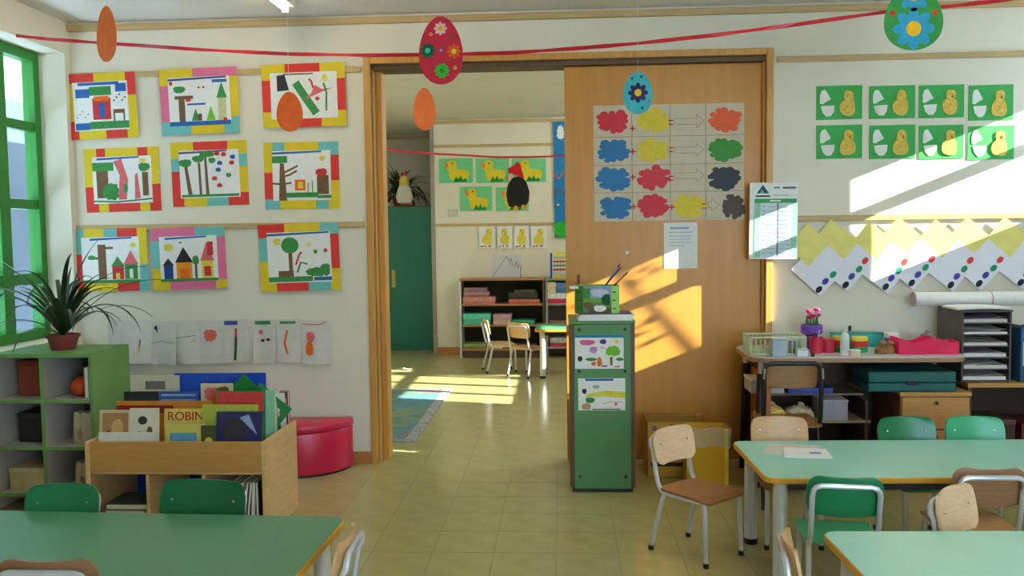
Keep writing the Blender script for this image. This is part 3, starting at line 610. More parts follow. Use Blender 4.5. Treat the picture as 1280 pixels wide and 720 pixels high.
framed('yellow and red framed drawing of a red fox between trees', (109, 188, 206, 266), 1.0, [('y', .17), ('r', .29), ('y', .72), ('r', .85), ('y', 1)], [('y', .58), ('r', 1)], [('r', .17), ('y', .3), ('r', .72), ('y', .85), ('r', 1)], [('y', .6), ('r', 1)],
       SKY(.08, .8)+[('r', 'n', .06, .12, .26, .7), ('r', 'g', 0., .7, .36, .88), ('b', 'g', .3, .25, .14, .18, 5), ('p', 'm', [(.42, .08), (.56, .08), (.6, .5), (.5, .95), (.36, .9), (.46, .6)]), ('r', 'n', .84, .15, .94, .65), ('b', 'g', .88, .76, .1, .09, 7), ('p', 'm', [(.7, .08), (.8, .1), (.76, .65), (.72, .6)]), ('e', 'g', .55, .32, .04, .1), ('l', 'g', .01, [(0, .06), (.4, .03), (1, .08)]), ('b', 'y', .86, .9, .06, .05, 2)], y=D-0.003)
framed('yellow and red framed drawing of tall palms with butterflies', (217, 180, 315, 259), 1.0, [('y', .3), ('r', .75), ('y', 1)], [('y', .2), ('t', .4), ('y', .8), ('r', 1)], [('r', .15), ('y', .45), ('t', .73), ('r', 1)], [('y', .25), ('t', .45), ('r', 1)],
       SKY(.0, .8, (90, 90, 150))+[('p', 'n', [(.13, .06), (.2, .06), (.13, .68), (.08, .68)]), ('p', 'n', [(.32, .06), (.36, .06), (.35, .74), (.31, .74)]), ('p', 'n', [(.43, .06), (.48, .06), (.46, .86), (.42, .86)]), ('b', 'g', .1, .74, .11, .08, 1), ('b', 'g', .32, .82, .1, .07, 2), ('b', 'g', .47, .92, .13, .07, 3), ('b', 'g', .55, .78, .06, .06, 4), ('r', 'g', .02, .02, .98, .07)]+[('b', c, x, z, .045, .045, 9+k) for k, (c, x, z) in enumerate((('r', .64, .92), ('r', .75, .9), ('b', .68, .72), ('r', .88, .72), ('b', .65, .58), ('r', .58, .4), ('g', .82, .46), ('r', .66, .25), ('b', .9, .84)))], y=D-0.003)
framed('teal and yellow framed drawing of a branching tree and stump', (332, 180, 428, 262), 0.2, [('y', .12), ('t', .28), ('y', .73), ('t', 1)], [('t', .2), ('r', .58), ('y', 1)], [('t', .2), ('y', .68), ('t', .85), ('y', 1)], [('y', .45), ('r', .85), ('t', 1)],
       SKY(.0, .85)+[('p', 'n', [(.1, .0), (.24, .0), (.2, .75), (.13, .75)]), ('l', 'n', .012, [(.17, .55), (.3, .62), (.44, .7)]), ('l', 'n', .012, [(.17, .48), (.3, .52), (.42, .6)]), ('l', 'n', .012, [(0, .35), (.18, .33), (.32, .36)]), ('r', 'g', 0, .76, .26, .9), ('r', 'o', .38, .2, .56, .42), ('r', 'y', .43, .24, .52, .38), ('r', 'g', .22, .06, .78, .16), ('r', 'n', .76, .12, .96, .5), ('b', 'r', .84, .56, .1, .08, 6), ('l', 'g', .006, [(.68, .1), (.68, .4)]), ('l', 'g', .006, [(.6, .1), (.61, .36)]), ('b', 'y', .86, .84, .05, .05, 2), ('r', 'g', .76, .04, 1., .1)], y=D-0.003)
framed('teal and red framed drawing of small houses behind the plant', (97, 288, 192, 365), 0.8, [('t', .15), ('y', .42), ('t', .6), ('r', .87), ('y', 1)], [('y', .58), ('t', 1)], [('r', .12), ('y', .58), ('r', .87), ('t', 1)], [('t', .4), ('r', 1)],
       SKY(.15, .88)+[('r', 'n', .28, .08, .42, .84), ('r', 'n', .16, .52, .3, .57), ('r', 'n', .4, .74, .55, .79), ('b', 'g', .17, .56, .07, .05, 3)]+house(.52, .72, .08, .36, .58, 'r', 'g')+[('r', 'y', .58, .08, .65, .22)]+house(.74, .96, .08, .4, .7, 'g', 'm')+[('r', 'w', .82, .1, .88, .3), ('b', 'y', .9, .82, .05, .05, 2), ('r', 'g', 0., .0, 1., .07)])
framed('pink framed drawing of a dark roofed orange house and tower', (194, 287, 289, 363), 1.4, [('p', .6), ('t', 1)], [('t', .17), ('p', .85), ('y', 1)], [('y', .23), ('p', .85), ('y', 1)], [('p', .2), ('t', .65), ('y', 1)],
       SKY(.1, .82)+house(.06, .22, .06, .36, .52, (40, 70, 140), 'k')+house(.28, .55, .06, .42, .76, (230, 150, 40), (50, 44, 50))+[('r', 'o', .34, .06, .5, .28)]+house(.72, .92, .06, .44, .86, 'y', 'm')+[('r', 'r', .83, .56, .93, .86), ('r', 'r', .76, .1, .88, .32), ('r', 'n', .6, .06, .64, .4), ('b', 'g', .62, .46, .06, .1, 3), ('b', 'y', .16, .76, .08, .08, 4), ('r', 'g', 0, 0, 1, .06), ('e', 'k', .37, .86, .03, .015)])
framed('red and yellow framed drawing of a round green tree', (328, 282, 430, 365), 1.4, [('r', .33), ('y', .77), ('t', 1)], [('t', .17), ('r', .68), ('y', 1)], [('y', .2), ('r', .6), ('t', .88), ('y', 1)], [('r', .2), ('t', .55), ('y', 1)],
       SKY(.0, .98)+[('r', 'n', .33, .14, .39, .6), ('e', 'g', .36, .74, .14, .16), ('r', 'n', .16, .12, .4, .24), ('b', 'y', .16, .82, .06, .07, 2), ('l', 'r', .012, [(.44, .35), (.5, .55), (.54, .6)]), ('l', 'g', .012, [(.46, .2), (.52, .4), (.62, .36)]), ('b', 'g', .76, .2, .16, .09, 5), ('b', 'g', .9, .24, .08, .12, 6), ('r', 'g', .0, .02, .7, .12), ('r', 'b', .72, .03, 1., .1), ('e', 'y', .66, .74, .03, .04), ('e', 'r', .92, .62, .03, .04), ('e', 'g', .76, .6, .03, .04)])

# ---- row of eight curled sheets along the wall
def curled(label, x0, x1, lst, seed, tilt=0, z0=0.655, z1=0.935):
    a, b = at(x0, 425, D), at(x1, 425, D); W = b.x-a.x; H = z1-z0; rnd = random.Random(seed); ph = rnd.random()*6; k = rnd.uniform(0.004, 0.012)
    t = thing('hung_sheet', label, 'drawing', (a.x, D-0.002, z0+rnd.uniform(-.008, .006)), group='curled drawings hung low on the wall')
    def f(u, v): return (W/2*(u+1), -0.004-k*(1-v)*(1+math.sin(2.2*u+ph))/1.2, H/2*(v+1))
    us = [i/5-1 for i in range(11)]; MB().slab(f, us, us, (0, -0.0006, 0), GREYP).build('sheet', t, smooth=True)
    marks(t, W, H, lst, 'drawing', y=-0.033+0.012-k*1.2)
curled('curled white sheet with a small yellow figure next to the cubby', 136, 192, [('l', 'y', .012, [(.68, .2), (.72, .4)]), ('l', 'k', .008, [(.74, .4), (.76, .56)])], 1)
curled('curled sheet with pale green lines', 190, 222, [('l', 'k', .006, [(.2, .85), (.3, .92), (.32, .75)]), ('l', 'l', .004, [(.05, .5), (.5, .55), (.95, .5)])], 2)
curled('nearly blank curled sheet between two drawings', 220, 250, [('l', 'g', .004, [(.1, .6), (.9, .66)]), ('l', 'e', .004, [(.7, .5), (.9, .54)])], 3)
curled('curled sheet with a red and orange flower', 248, 282, [('b', 'm', .5, .66, .24, .14, 4), ('b', 'o', .5, .64, .1, .06, 5)], 4)
curled('curled sheet with a tall green and red flower', 282, 312, [('r', (70, 70, 150), .05, .88, .6, .97), ('l', 'd', .016, [(.45, .06), (.5, .35), (.52, .6)]), ('l', 'r', .014, [(.52, .58), (.53, .8)]), ('l', 'y', .008, [(.1, .7), (.3, .74)])], 5)
curled('curled sheet with a green bar and dark marks', 318, 345, [('r', (60, 140, 90), .15, .9, .85, .98), ('e', 'm', .4, .72, .1, .06), ('r', 'k', .4, .5, .55, .56), ('r', 'k', .65, .52, .8, .58)], 6)
curled('curled sheet with an orange crescent', 346, 376, [('l', 'o', .014, [(.5, .2), (.38, .45), (.5, .75)]), ('r', 'g', .2, .9, .85, .96)], 7)
curled('curled sheet with an orange and red figure at the row end', 378, 414, [('b', 'o', .3, .35, .13, .16, 3), ('b', 'm', .34, .62, .14, .12, 4), ('l', 'm', .006, [(.1, .92), (.6, .9), (.9, .96)])], 8)

# ---- eight green chick cards
GCARD = M('green_card', (56, 168, 76), 0.65, 0.05); SHELL = M('shell_white', (232, 230, 222), 0.7, 0.04); CHK = M('chick_wool', (222, 188, 88), 0.9, 0.18, 60, bump=0.4, bscale=120)
rows = [[(1020, 109, 1077, 150), (1086, 109, 1143, 149), (1148, 108, 1204, 148), (1210, 108, 1265, 151)], [(1020, 158, 1077, 199), (1086, 158, 1143, 199), (1148, 158, 1203, 199), (1209, 159, 1266, 200)]]
for j in range(2):
    for i in range(4):
        rc = rows[j][i]; W, H = rect_size(*rc, D); rnd = random.Random(i*7+j)
        lb = '%s card of the %s row of green chick and eggshell cards' % (['first', 'second', 'third', 'fourth'][i], ['upper', 'lower'][j])
        t = on_wall('chick_card', lb, 'card', rc[0], rc[3], D, 0.3, 'green chick cards', D-0.004)
        MB().box((0, 0, 0), (W, 0.002, H), GCARD).build('card', t)
        u = lambda a: a*W
        MB().prism([(u(.08), .72*H), (u(.12), .86*H), (u(.2), .88*H), (u(.32), .6*H), (u(.26), .56*H), (u(.2), .52*H), (u(.14), .46*H), (u(.08), .48*H)], -0.003, 0, SHELL).build('shell_half', t, bevel=0.001)
        MB().prism([(u(.1), .4*H), (u(.4), .42*H), (u(.38), .22*H), (u(.32), .1*H), (u(.22), .09*H), (u(.14), .2*H)], -0.003, 0, SHELL).build('shell_half', t, bevel=0.001)
        c = MB().prism(blob(u(.68), .34*H, u(.17), .25*H, i+10*j, 22, 60, 0.05), -0.006, 0, CHK).prism(blob(u(.70), .68*H, u(.105), .17*H, i+50, 18, 48, 0.05), -0.005, 0, CHK).build('chick', t, bevel=0.001)
        if i >= 2 or j == 1: MB().prism([(u(.7), .62*H), (u(.735), .7*H), (u(.755), .6*H)], -0.008, -0.005, paint((160, 90, 40))).build('beak', c)

# ---- fingerprint cards slung from the rail
YCARD = M('yellow_card', (234, 222, 124), 0.6, 0.06); WCARD = M('white_card', (232, 230, 238), 0.7, 0.02)
dots = [(44, 44, 60), (84, 74, 170), (40, 150, 116), (222, 74, 62)]
for i, (ax, ay) in enumerate(((1008, 279), (1037, 274), (1084, 277), (1121, 271), (1167, 274), (1207, 271), (1253, 271), (1297, 272))):
    p = at(ax, ay, D)
    lb = ['slanted fingerprint card half hidden behind the timetable', 'widest slanted yellow fingerprint card next to the timetable', 'slanted fingerprint card with a crumpled yellow top', 'fourth slanted fingerprint card along the rail', 'slanted fingerprint card above the drawer unit', 'slanted fingerprint card above the paper roll end', 'slanted fingerprint card above the paper sorter', 'last slanted fingerprint card above the binders'][i]
    t = thing('fingerprint_card', lb, 'card', (p.x, D-0.031+0.0014*i, p.z), rot=(0, -math.radians(50+[-3, 0, 2, -1, 1, -2, 2, 0][i]), 0), group='fingerprint cards along the rail')
    MB().box((-.275, 0, -.365), (-.015, 0.0008, -.12), WCARD).build('white_sheet', t)
    MB().box((-.28 if i == 1 else -.19, -0.0006, -.22 if i == 1 else -.185), (0, 0.0, 0.0), YCARD).build('yellow_flap', t)
    for k, c in enumerate(dots):
        if i == 0 and k == 3: continue
        MB().prism(ellipse(-.25+.062*k, -.33+.006*(k % 2), .024, .017, 14, ), -0.0006, 0.0, paint(c)).build('fingerprint', t)

# ---- colour mixing chart, notice, timetable
YD = D+0.066
rc = (741, 135, 929, 277); W, H = rect_size(*rc, YD)
t = on_wall('colour_chart', 'colour mixing chart with painted blobs taped on the ochre door', 'poster', rc[0]+2, rc[3], YD, 0.1, None, YD-0.003)
MB().box((0, 0, 0), (W, 0.002, H), M('chart_paper', (214, 198, 172), 0.8, 0.05)).build('sheet', t)
cx = [0, .255, .51, .745, 1]; rz = [1, .728, .485, .248, 0]
marks(t, W, H, [('r', (170, 150, 124), x-.003, 0, x+.003, 1) for x in cx[1:-1]]+[('r', (170, 150, 124), 0, z-.003, 1, z+.003) for z in rz[1:-1]], 'grid_lines')
BL = dict(R=(214, 32, 50), Y=(222, 196, 24), B=(22, 112, 172), O=(236, 92, 32), G=(44, 140, 36), K=(44, 46, 60), N=(76, 58, 40))
def bb(c, u, v, rx, rz_, sd):
    o = MB().prism(lumpy(u*W, v*H, rx*W, rz_*H, sd), -0.0016, 0, M('poster_paint_'+c, BL[c], 0.55, 0.08, 30)).build('paint_blob', t)
for (c, u, v) in (('R', .125, .86), ('Y', .40, .865), ('O', .875, .86), ('B', .13, .605), ('Y', .39, .605), ('G', .875, .605), ('B', .13, .365), ('R', .40, .37), ('K', .87, .36), ('B', .14, .115), ('R', .395, .125), ('Y', .63, .115), ('N', .93, .115)):
    bb(c, u, v, .118 if c != 'N' else .085, .112, int(u*100+v*1000))
rr = (190, 40, 50); ar = (150, 134, 112); ml = []
def sign(lst, nm):
    marks(t, W, H, lst, nm, y=-0.0022)
for u, v in ((.26, .80), (.26, .60), (.26, .38), (.265, .125), (.52, .115)): sign([('r', rr, u-.02, v-.005, u+.02, v+.005), ('r', rr, u-.004, v-.025, u+.004, v+.025)], 'plus_sign')
for u, v in ((.515, .845), (.515, .61), (.515, .365), (.735, .12)): sign([('r', rr, u-.015, v+.012, u+.015, v+.022), ('r', rr, u-.015, v-.022, u+.015, v-.012)], 'equals_sign')
for u, v, e in ((.54, .85, .735), (.54, .605, .735), (.54, .385, .735), (.76, .13, .835)):
    pl = [(u, v+.025), (e-.05, v+.025), (e-.05, v+.055), (e, v), (e-.05, v-.055), (e-.05, v-.025), (u, v-.025), (u, v+.025)]
    sign([('l', ar, .003, [pl[i], pl[i+1]]) for i in range(7)], 'arrow')

rc = (830, 279, 872, 336); W, H = rect_size(*rc, YD)
t = on_wall('notice_sheet', 'small white typed notice below the colour chart', 'notice', rc[0], rc[3], YD, 0.3, None, YD-0.002)
MB().box((0, 0, 0), (W, 0.001, H), WHITEP).build('sheet', t)
marks(t, W, H, [('r', (150, 160, 190), .2, .86, .75, .9), ('r', (180, 186, 206), .15, .78, .85, .8), ('r', (180, 186, 206), .15, .7, .85, .715), ('r', (180, 186, 206), .15, .63, .8, .645), ('r', (180, 186, 206), .15, .56, .85, .575), ('r', (180, 186, 206), .15, .49, .6, .505)], 'typed_lines')

rc = (937, 229, 997, 324); W, H = rect_size(*rc, D-0.05)
t = on_wall('wall_calendar', 'white and green timetable hung beside the ochre door', 'poster', rc[0], rc[3], D-0.05, -0.4, None, D-0.035)
MB().box((0, 0, 0), (W, 0.004, H), WHITEP).build('board', t)
ml = [('p', (40, 90, 110), [(.14, .86), (.40, .86), (.27, .97)]), ('p', (120, 180, 150), [(.2, .86), (.3, .86), (.25, .92)]), ('r', 'k', .12, .815, .42, .835), ('r', (120, 126, 136), .5, .925, .62, .945), ('r', (90, 96, 110), .68, .92, .95, .945), ('r', (160, 164, 174), .5, .83, .8, .84),
      ('r', (70, 160, 100), .1, .735, .97, .79), ('r', 'w', .42, .755, .64, .772), ('r', (150, 208, 180), .1, .02, .22, .735), ('r', (150, 208, 180), .86, .02, .97, .735), ('r', (206, 222, 226), .22, .03, .86, .73), ('r', (120, 130, 150), .56, .03, .6, .73)]
ml += [('r', (110, 118, 140), .27, .68-.055*k, .31, .69-.055*k) for k in range(12)]+[('r', (170, 178, 200), .36, .68-.055*k, .54, .69-.055*k) for k in range(12)]+[('r', (170, 178, 200), .63, .68-.055*k, .84, .69-.055*k) for k in range(12)]
marks(t, W, H, ml, 'printed_table')

# ---- hanging paper eggs and the ribbon
def egg_poly(w, h, n=40):
    out = []
    for i in range(n):
        a = 2*math.pi*i/n; x = w/2*math.cos(a); z = h/2*math.sin(a); x *= 1-0.16*(z/(h/2)); out.append((x, z))
    return out
def flower(mb, x, z, r, pc, cc, n=8, y=-0.002):
    for k in range(n):
        a = 2*math.pi*k/n; mb.prism([(x+r*(0.62*math.cos(a)+0.40*math.cos(b)*math.cos(a)-0.26*math.sin(b)*math.sin(a)), z+r*(0.62*math.sin(a)+0.40*math.cos(b)*math.sin(a)+0.26*math.sin(b)*math.cos(a))) for b in [2*math.pi*q/10 for q in range(10)]], y-0.0002*(k % 2), y+0.0016, paint(pc))
    mb.prism(ellipse(x, z, r*0.36, r*0.36, 16), y-0.0012, y+0.0014, paint(cc))
def egg(label, rect, Y, rgb, w=None, turn=0.0, fl=()):
    a, b = at(rect[0], rect[1], Y), at(rect[2], rect[3], Y); h = a.z-b.z; w = w or (b.x-a.x)
    t = thing('paper_egg', label, 'paper egg', ((a.x+b.x)/2, Y, (a.z+b.z)/2), group='paper eggs on threads', rz=turn)
    e = MB().prism(egg_poly(w, h), -0.0015, 0.0015, M('egg_%d_%d_%d' % rgb, rgb, 0.7, 0.1, 25)).build('egg', t)
    for (x, z, r, pc, cc, n) in fl:
        mb = MB(); flower(mb, x*w, z*h, r*w, pc, cc, n); mb.build('flower', e)
    MB().tube([(0, 0, h/2-0.004), (0, 0, ZC-t.location.z)], 0.0007, WHITEP, 4).build('thread', t)
OR = (250, 118, 44)
egg('plain orange paper egg turned edgewise beside the window', (120, 8, 146, 77), 4.3, OR, w=0.2, turn=-0.63)
egg('plain orange paper egg hanging over a framed drawing', (345, 115, 379, 164), 4.3, (252, 108, 36))
egg('plain orange paper egg hanging in the doorway', (516, 110, 545, 163), 4.42, OR, turn=0.35)
egg('red paper egg with paper flowers above the doorway', (523, 21, 579, 105), 4.3, (204, 28, 56), fl=[(0, .32, .15, (240, 190, 190), (240, 190, 40), 8), (-.3, .0, .17, (20, 100, 60), (60, 200, 180), 9), (.3, -.02, .16, (230, 100, 30), (240, 200, 50), 8), (.02, -.3, .17, (60, 190, 60), (40, 150, 50), 10), (-.22, .24, .05, (240, 160, 150), (230, 90, 90), 6), (0, .0, .06, (70, 110, 190), (190, 190, 220), 6), (.28, .2, .06, (150, 50, 40), (60, 130, 60), 6), (.32, -.26, .05, (200, 190, 60), (100, 160, 60), 6)])
egg('turquoise paper egg with a purple flower on the ochre door', (779, 90, 816, 142), 4.3, (54, 168, 180), fl=[(0, 0.0, .34, (52, 40, 92), (226, 190, 40), 8), (-.2, .34, .06, (30, 80, 50), (20, 60, 40), 5), (.12, .38, .06, (30, 90, 50), (20, 60, 40), 5), (.14, -.36, .06, (20, 70, 60), (20, 60, 40), 5), (.36, -.2, .05, (180, 90, 110), (150, 60, 90), 5)])
egg('green paper egg with large blue flowers near the ceiling', (1106, -18, 1178, 62), 4.15, (40, 140, 60), fl=[(0, -.17, .36, (50, 150, 190), (230, 180, 30), 8), (0, .34, .28, (50, 150, 190), (230, 180, 30), 8), (-.36, .07, .06, (200, 60, 40), (190, 50, 40), 6), (.36, .07, .06, (200, 60, 40), (190, 50, 40), 6)])
def ribbon(name, label, pts, w, m):
    V, F = [], []; n = len(pts)
    for i, p in enumerate(pts):
        tw = 0.9*math.sin(i*1.1)
        dz, dy = w/2*math.cos(tw*0.7), w/2*math.sin(tw*0.7)
        V += [(p.x, p.y-dy, p.z-dz), (p.x, p.y+dy, p.z+dz), (p.x, p.y+dy+0.0008, p.z+dz), (p.x, p.y-dy+0.0008, p.z-dz)]
    for i in range(n-1):
        for j in range(4): F.append((i*4+j, i*4+(j+1) % 4, (i+1)*4+(j+1) % 4, (i+1)*4+j))
    F += [(3, 2, 1, 0), tuple(range(4*n-4, 4*n))]
    mb = MB(); mb.add(V, F, m); return tag(mb.build(name), label, 'ribbon')
key = [(22, 44.5), (62, 49), (133, 54), (250, 62), (360, 67.5), (460, 69), (560, 68), (640, 66), (720, 60.5), (800, 54), (900, 43), (1000, 30), (1106, 15), (1180, 8.5), (1240, 2), (1320, -9)]
rp_ = []
for (x, y_) in key:
    q = (x-22)/1300; rp_.append(at(x, y_, lerp(4.98, 4.32, min(1, q*1.6))))
rp_[0].x = XL+0.001; rp_.append(Vector((XR-0.001, 4.3, rp_[-1].z+0.2)))
dense = []
for i in range(len(rp_)-1):
    for k in range(4): dense.append(rp_[i].lerp(rp_[i+1], k/4))
dense.append(rp_[-1])
ribbon('red_ribbon', 'long red ribbon strung across the room below the ceiling', dense, 0.020, RIBBON)

# ================================================================== CABINET BY THE DOOR, POUF, BINS
CB = thing('divider_cabinet', 'tall narrow green cabinet end standing in the doorway', 'cabinet', (0.218, 4.915, 0))
MB().box((-0.183, 0.004, 0.03), (0.183, 0.42, 0.955), DARKWOOD).build('carcass', CB, bevel=0.002)
pn = MB().box((-0.158, -0.006, 0.022), (0.158, 0.004, 0.952), CABGREEN).build('front_panel', CB, bevel=0.002)
MB().box((-0.186, -0.004, 0.955), (0.186, 0.425, 0.972), CABGREEN).build('top_board', CB, bevel=0.002)
MB().box((-0.17, 0.0, 0.0), (0.17, 0.41, 0.03), BLACK).build('plinth', CB)
for x in (-0.128, 0.128):
    for z in (0.09, 0.69, 0.925):
        MB().lathe([(0.0, 0), (0.009, 0.0), (0.008, 0.003), (0.0, 0.004)], BLACK, n=12).build('screw', pn, loc=(x, -0.006, z), rot=(math.pi/2, 0, 0), smooth=True)
def posted(label, rect, Y, lst, bg_m, y, tilt=0):
    W, H = rect_size(*rect, Y); t = on_wall('posted_drawing', label, 'drawing', rect[0], rect[3], Y, tilt, 'drawings stuck on the green cabinet', y)
    MB().box((0, 0, 0), (W, 0.001, H), bg_m).build('sheet', t); marks(t, W, H, lst, 'drawing'); return t
posted('drawing with a round green tree, upper on the green cabinet', (719, 419, 780, 461), 4.909, [('r', 'c', 0, .92, 1, 1), ('r', 'n', .72, .1, .77, .35), ('b', 'l', .78, .52, .15, .15, 3), ('b', 'p', .25, .78, .16, .08, 4), ('b', 'v', .58, .8, .07, .07, 5), ('b', (200, 140, 190), .38, .56, .08, .1, 6), ('e', 'g', .33, .28, .12, .05), ('e', 'g', .92, .28, .08, .05), ('b', 'k', .1, .3, .05, .08, 7), ('b', 'm', .38, .15, .05, .06, 8), ('b', 'o', .5, .2, .05, .14, 9), ('e', (210, 180, 210), .56, .62, .05, .03), ('b', 'y', .86, .8, .04, .06, 3), ('r', 'k', .55, .06, .66, .1), ('r', 'r', .8, .05, .92, .08)], WHITEP, 4.909-0.0015)
posted('drawing with a yellow band, lower on the green cabinet', (723, 473, 782, 513), 4.909, [('p', 'b', [(.15, .92), (.75, .92), (.75, .99), (.15, .99)]), ('p', (226, 214, 70), [(.15, .5), (.6, .62), (1, .58), (1, .38), (.5, .44), (.2, .42)]), ('b', 'g', .25, .32, .1, .09, 4), ('b', (190, 150, 110), .17, .12, .1, .1, 5), ('b', 'k', .13, .6, .05, .08, 6), ('e', 'm', .8, .2, .03, .05), ('e', (160, 190, 160), .38, .74, .08, .06), ('r', 'k', .3, .02, .9, .05), ('l', 'p', .003, [(.5, .2), (.7, .28), (.95, .26)])], WHITEP, 4.909-0.0015)
o = thing('paper_stack', 'stack of white paper on top of the green cabinet', 'papers', (0.235, 4.93, 0.972))
for k, (dx, a, z0, z1) in enumerate(((0.0, 0.0, 0, 0.018), (0.008, 0.04, 0.018, 0.034))): MB().box((-0.15+dx, 0, z0), (0.155+dx, 0.21, z1), WHITEP, R=Matrix.Rotation(a, 3, 'Z')).build('ream', o)
MB().box((-0.15, 0.01, 0.034), (0.15, 0.215, 0.038), M('slate_folder', (70, 70, 104), 0.5)).build('folder', o)
bx = thing('picture_box', 'open box printed with a green landscape on the green cabinet', 'box', (0.195, 4.97, 1.010)); w, d, h = 0.125, 0.16, 0.155
LG = M('box_green_frame', (124, 182, 74), 0.5, 0.15); fr = MB().box((-w, 0, 0), (w, 0.004, h), M('box_scene', (96, 128, 70), 0.5)).build('front_wall', bx)
for a, b, nm in (((-w, d, 0), (w, d+0.004, h), 'rear_wall'), ((-w, 0.004, 0), (-w+0.004, d, h), 'side_wall'), ((w-0.004, 0.004, 0), (w, d, h), 'side_wall'), ((-w, 0, 0), (w, d, 0.004), 'bottom')): MB().box(a, b, LG).build(nm, bx)
m = marks(fr, 2*w, h, [('r', (140, 160, 190), .2, .5, .85, 1), ('b', (190, 200, 216), .55, .75, .2, .14, 4), ('r', 'g', .18, .55, .34, .92), ('r', (120, 160, 60), .2, .4, .8, .55), ('b', 'd', .7, .5, .1, .2, 5), ('b', 'n', .3, .3, .1, .12, 6), ('r', (110, 90, 70), .3, .0, .85, .2), ('b', 'w', .56, .18, .14, .12, 7), ('r', (70, 110, 40), .0, .0, .18, 1), ('r', (170, 220, 120), .82, .0, 1, 1)]+[('r', (50, 90, 40), .04, .15+.3*k, .14, .2+.3*k) for k in range(3)]+[('r', (60, 130, 50), .84, .15+.3*k, .92, .2+.3*k) for k in range(3)], 'printed_scene'); m.location = (-w, 0, 0)
MB().box((-w-0.03, -0.004, h-0.014), (-w+0.02, d*0.5, h-0.002), WHITEP).build('side_flap', bx)
for k, (x, dx, L, c, nm) in enumerate(((0.03, 0.15, 0.23, (90, 60, 36), 'paintbrush leaning out of the landscape box'), (0.0, 0.11, 0.2, (46, 44, 110), 'dark blue pen leaning out of the landscape box'), (0.05, 0.08, 0.2, (150, 140, 200), 'lilac pen leaning out of the landscape box'))):
    t = thing('paintbrush' if k == 0 else 'pen', nm, 'brush' if k == 0 else 'pen', (0.195-0.02+x*0.5, 5.02+0.03*k, 1.018)); s0 = Vector((-0.05, 0, 0.0)); s1 = Vector((dx, 0.01, 0.19))
    s1 = s0+(s1-s0).normalized()*0.30; MB().tube([s0, s1], 0.004, paint(c), 8).build('handle', t, smooth=True)
    MB().tube([s1, s1+(s1-s0).normalized()*0.03], 0.0055, BLACK, 8, r1=0.001).build('tip', t, smooth=True)

# red pouf: quarter round seat
pf = thing('pouf', 'red leatherette quarter round pouf beside the doorway', 'pouf', (-1.72, 5.46, 0)); R = 0.385
arc = [(0, 0)]+[(R*math.cos(a), R*math.sin(a)*0.82) for a in [math.radians(-90+90*i/14) for i in range(15)]]
arc2 = [(-0.36, 0), (-0.36, -R*0.82)]+arc[1:]
MB().prismz(arc2, 0.012, 0.272, RED).build('body', pf, bevel=0.012, smooth=True)
MB().prismz([(x*1.01, y*1.01) for x, y in arc2], 0.273, 0.318, RED).build('cushion', pf, bevel=0.010, smooth=True)
MB().prismz([(x*0.95, y*0.95-0.01) for x, y in arc2], 0.0, 0.012, BLACK).build('base', pf)

# carton and yellow bin
ct = thing('cardboard_carton', 'open cardboard carton with a dark label by the ochre door', 'box', (0.665, 5.22, 0)); w, d, h = 0.165, 0.26, 0.335
MB().box((-w, 0, 0), (w, 0.005, h), M('carton_print', (196, 150, 54), 0.7, 0.08)).build('front_wall', ct)
for a, b in (((-w, d, 0), (w, d+0.005, h)), ((-w, 0.005, 0), (-w+0.005, d, h)), ((w-0.005, 0.005, 0), (w, d, h)), ((-w, 0, 0), (w, d, 0.005))): MB().box(a, b, CARD).build('wall_board', ct)
for s, x in ((1, w),): MB().box((x-(0.09 if s < 0 else 0), 0.005, h-0.002), (x+(0.09 if s > 0 else 0), d, h+0.002), CARD, R=Matrix.Rotation(s*0.5, 3, 'Y'), c=(x, 0, h)).build('flap', ct)
MB().box((-w, 0, h), (w, 0.004, h+0.05), CARD, R=Matrix.Rotation(0.5, 3, 'X'), c=(0, 0, h)).build('flap', ct)
m = marks(ct, 2*w, h, [('r', (40, 40, 30), .40, .84, .95, .95), ('p', (120, 160, 80), [(.42, .85), (.52, .85), (.47, .94)]), ('r', (150, 160, 120), .56, .86, .9, .9), ('e', (140, 90, 120), .12, .88, .05, .05), ('r', (60, 50, 40), .05, .2, .9, .27)], 'printed_label'); m.location = (-w, 0, 0)
yb = thing('waste_bin', 'yellow square bin lined with a clear bag', 'bin', (0.822, 5.03, 0)); w, d, h = 0.118, 0.165, 0.335
for a, b in (((-w, 0, 0), (w, 0.006, h)), ((-w, d, 0), (w, d+0.006, h)), ((-w, 0.006, 0), (-w+0.006, d, h)), ((w-0.006, 0.006, 0), (w, d, h)), ((-w, 0, 0), (w, d, 0.006))): MB().box(a, b, YELBIN).build('wall_board', yb)
MB().box((w-0.022, -0.003, 0.0), (w, 0.0, h), M('yellow_bright', (250, 214, 70), 0.5)).build('corner_strip', yb)
us = [i/9-1 for i in range(19)]
def bagf(side):
    def f(u, v):
        y = -0.008-0.006*math.sin(7*u+3*v)-0.004*(1-v); z = h-0.10+0.055*(v+1)+0.006*math.sin(5*u)
        return (u*(w+0.012), y, z) if side == 0 else ((w+0.010)+0.006*math.sin(6*u+2*v), d/2+u*(d/2+0.01), z)
    return f
MB().slab(bagf(0), us, us[::2], (0, -0.0005, 0), FILM).build('bag_front', yb, smooth=True)
MB().slab(bagf(1), us, us[::2], (0.0005, 0, 0), FILM).build('bag_side', yb, smooth=True)

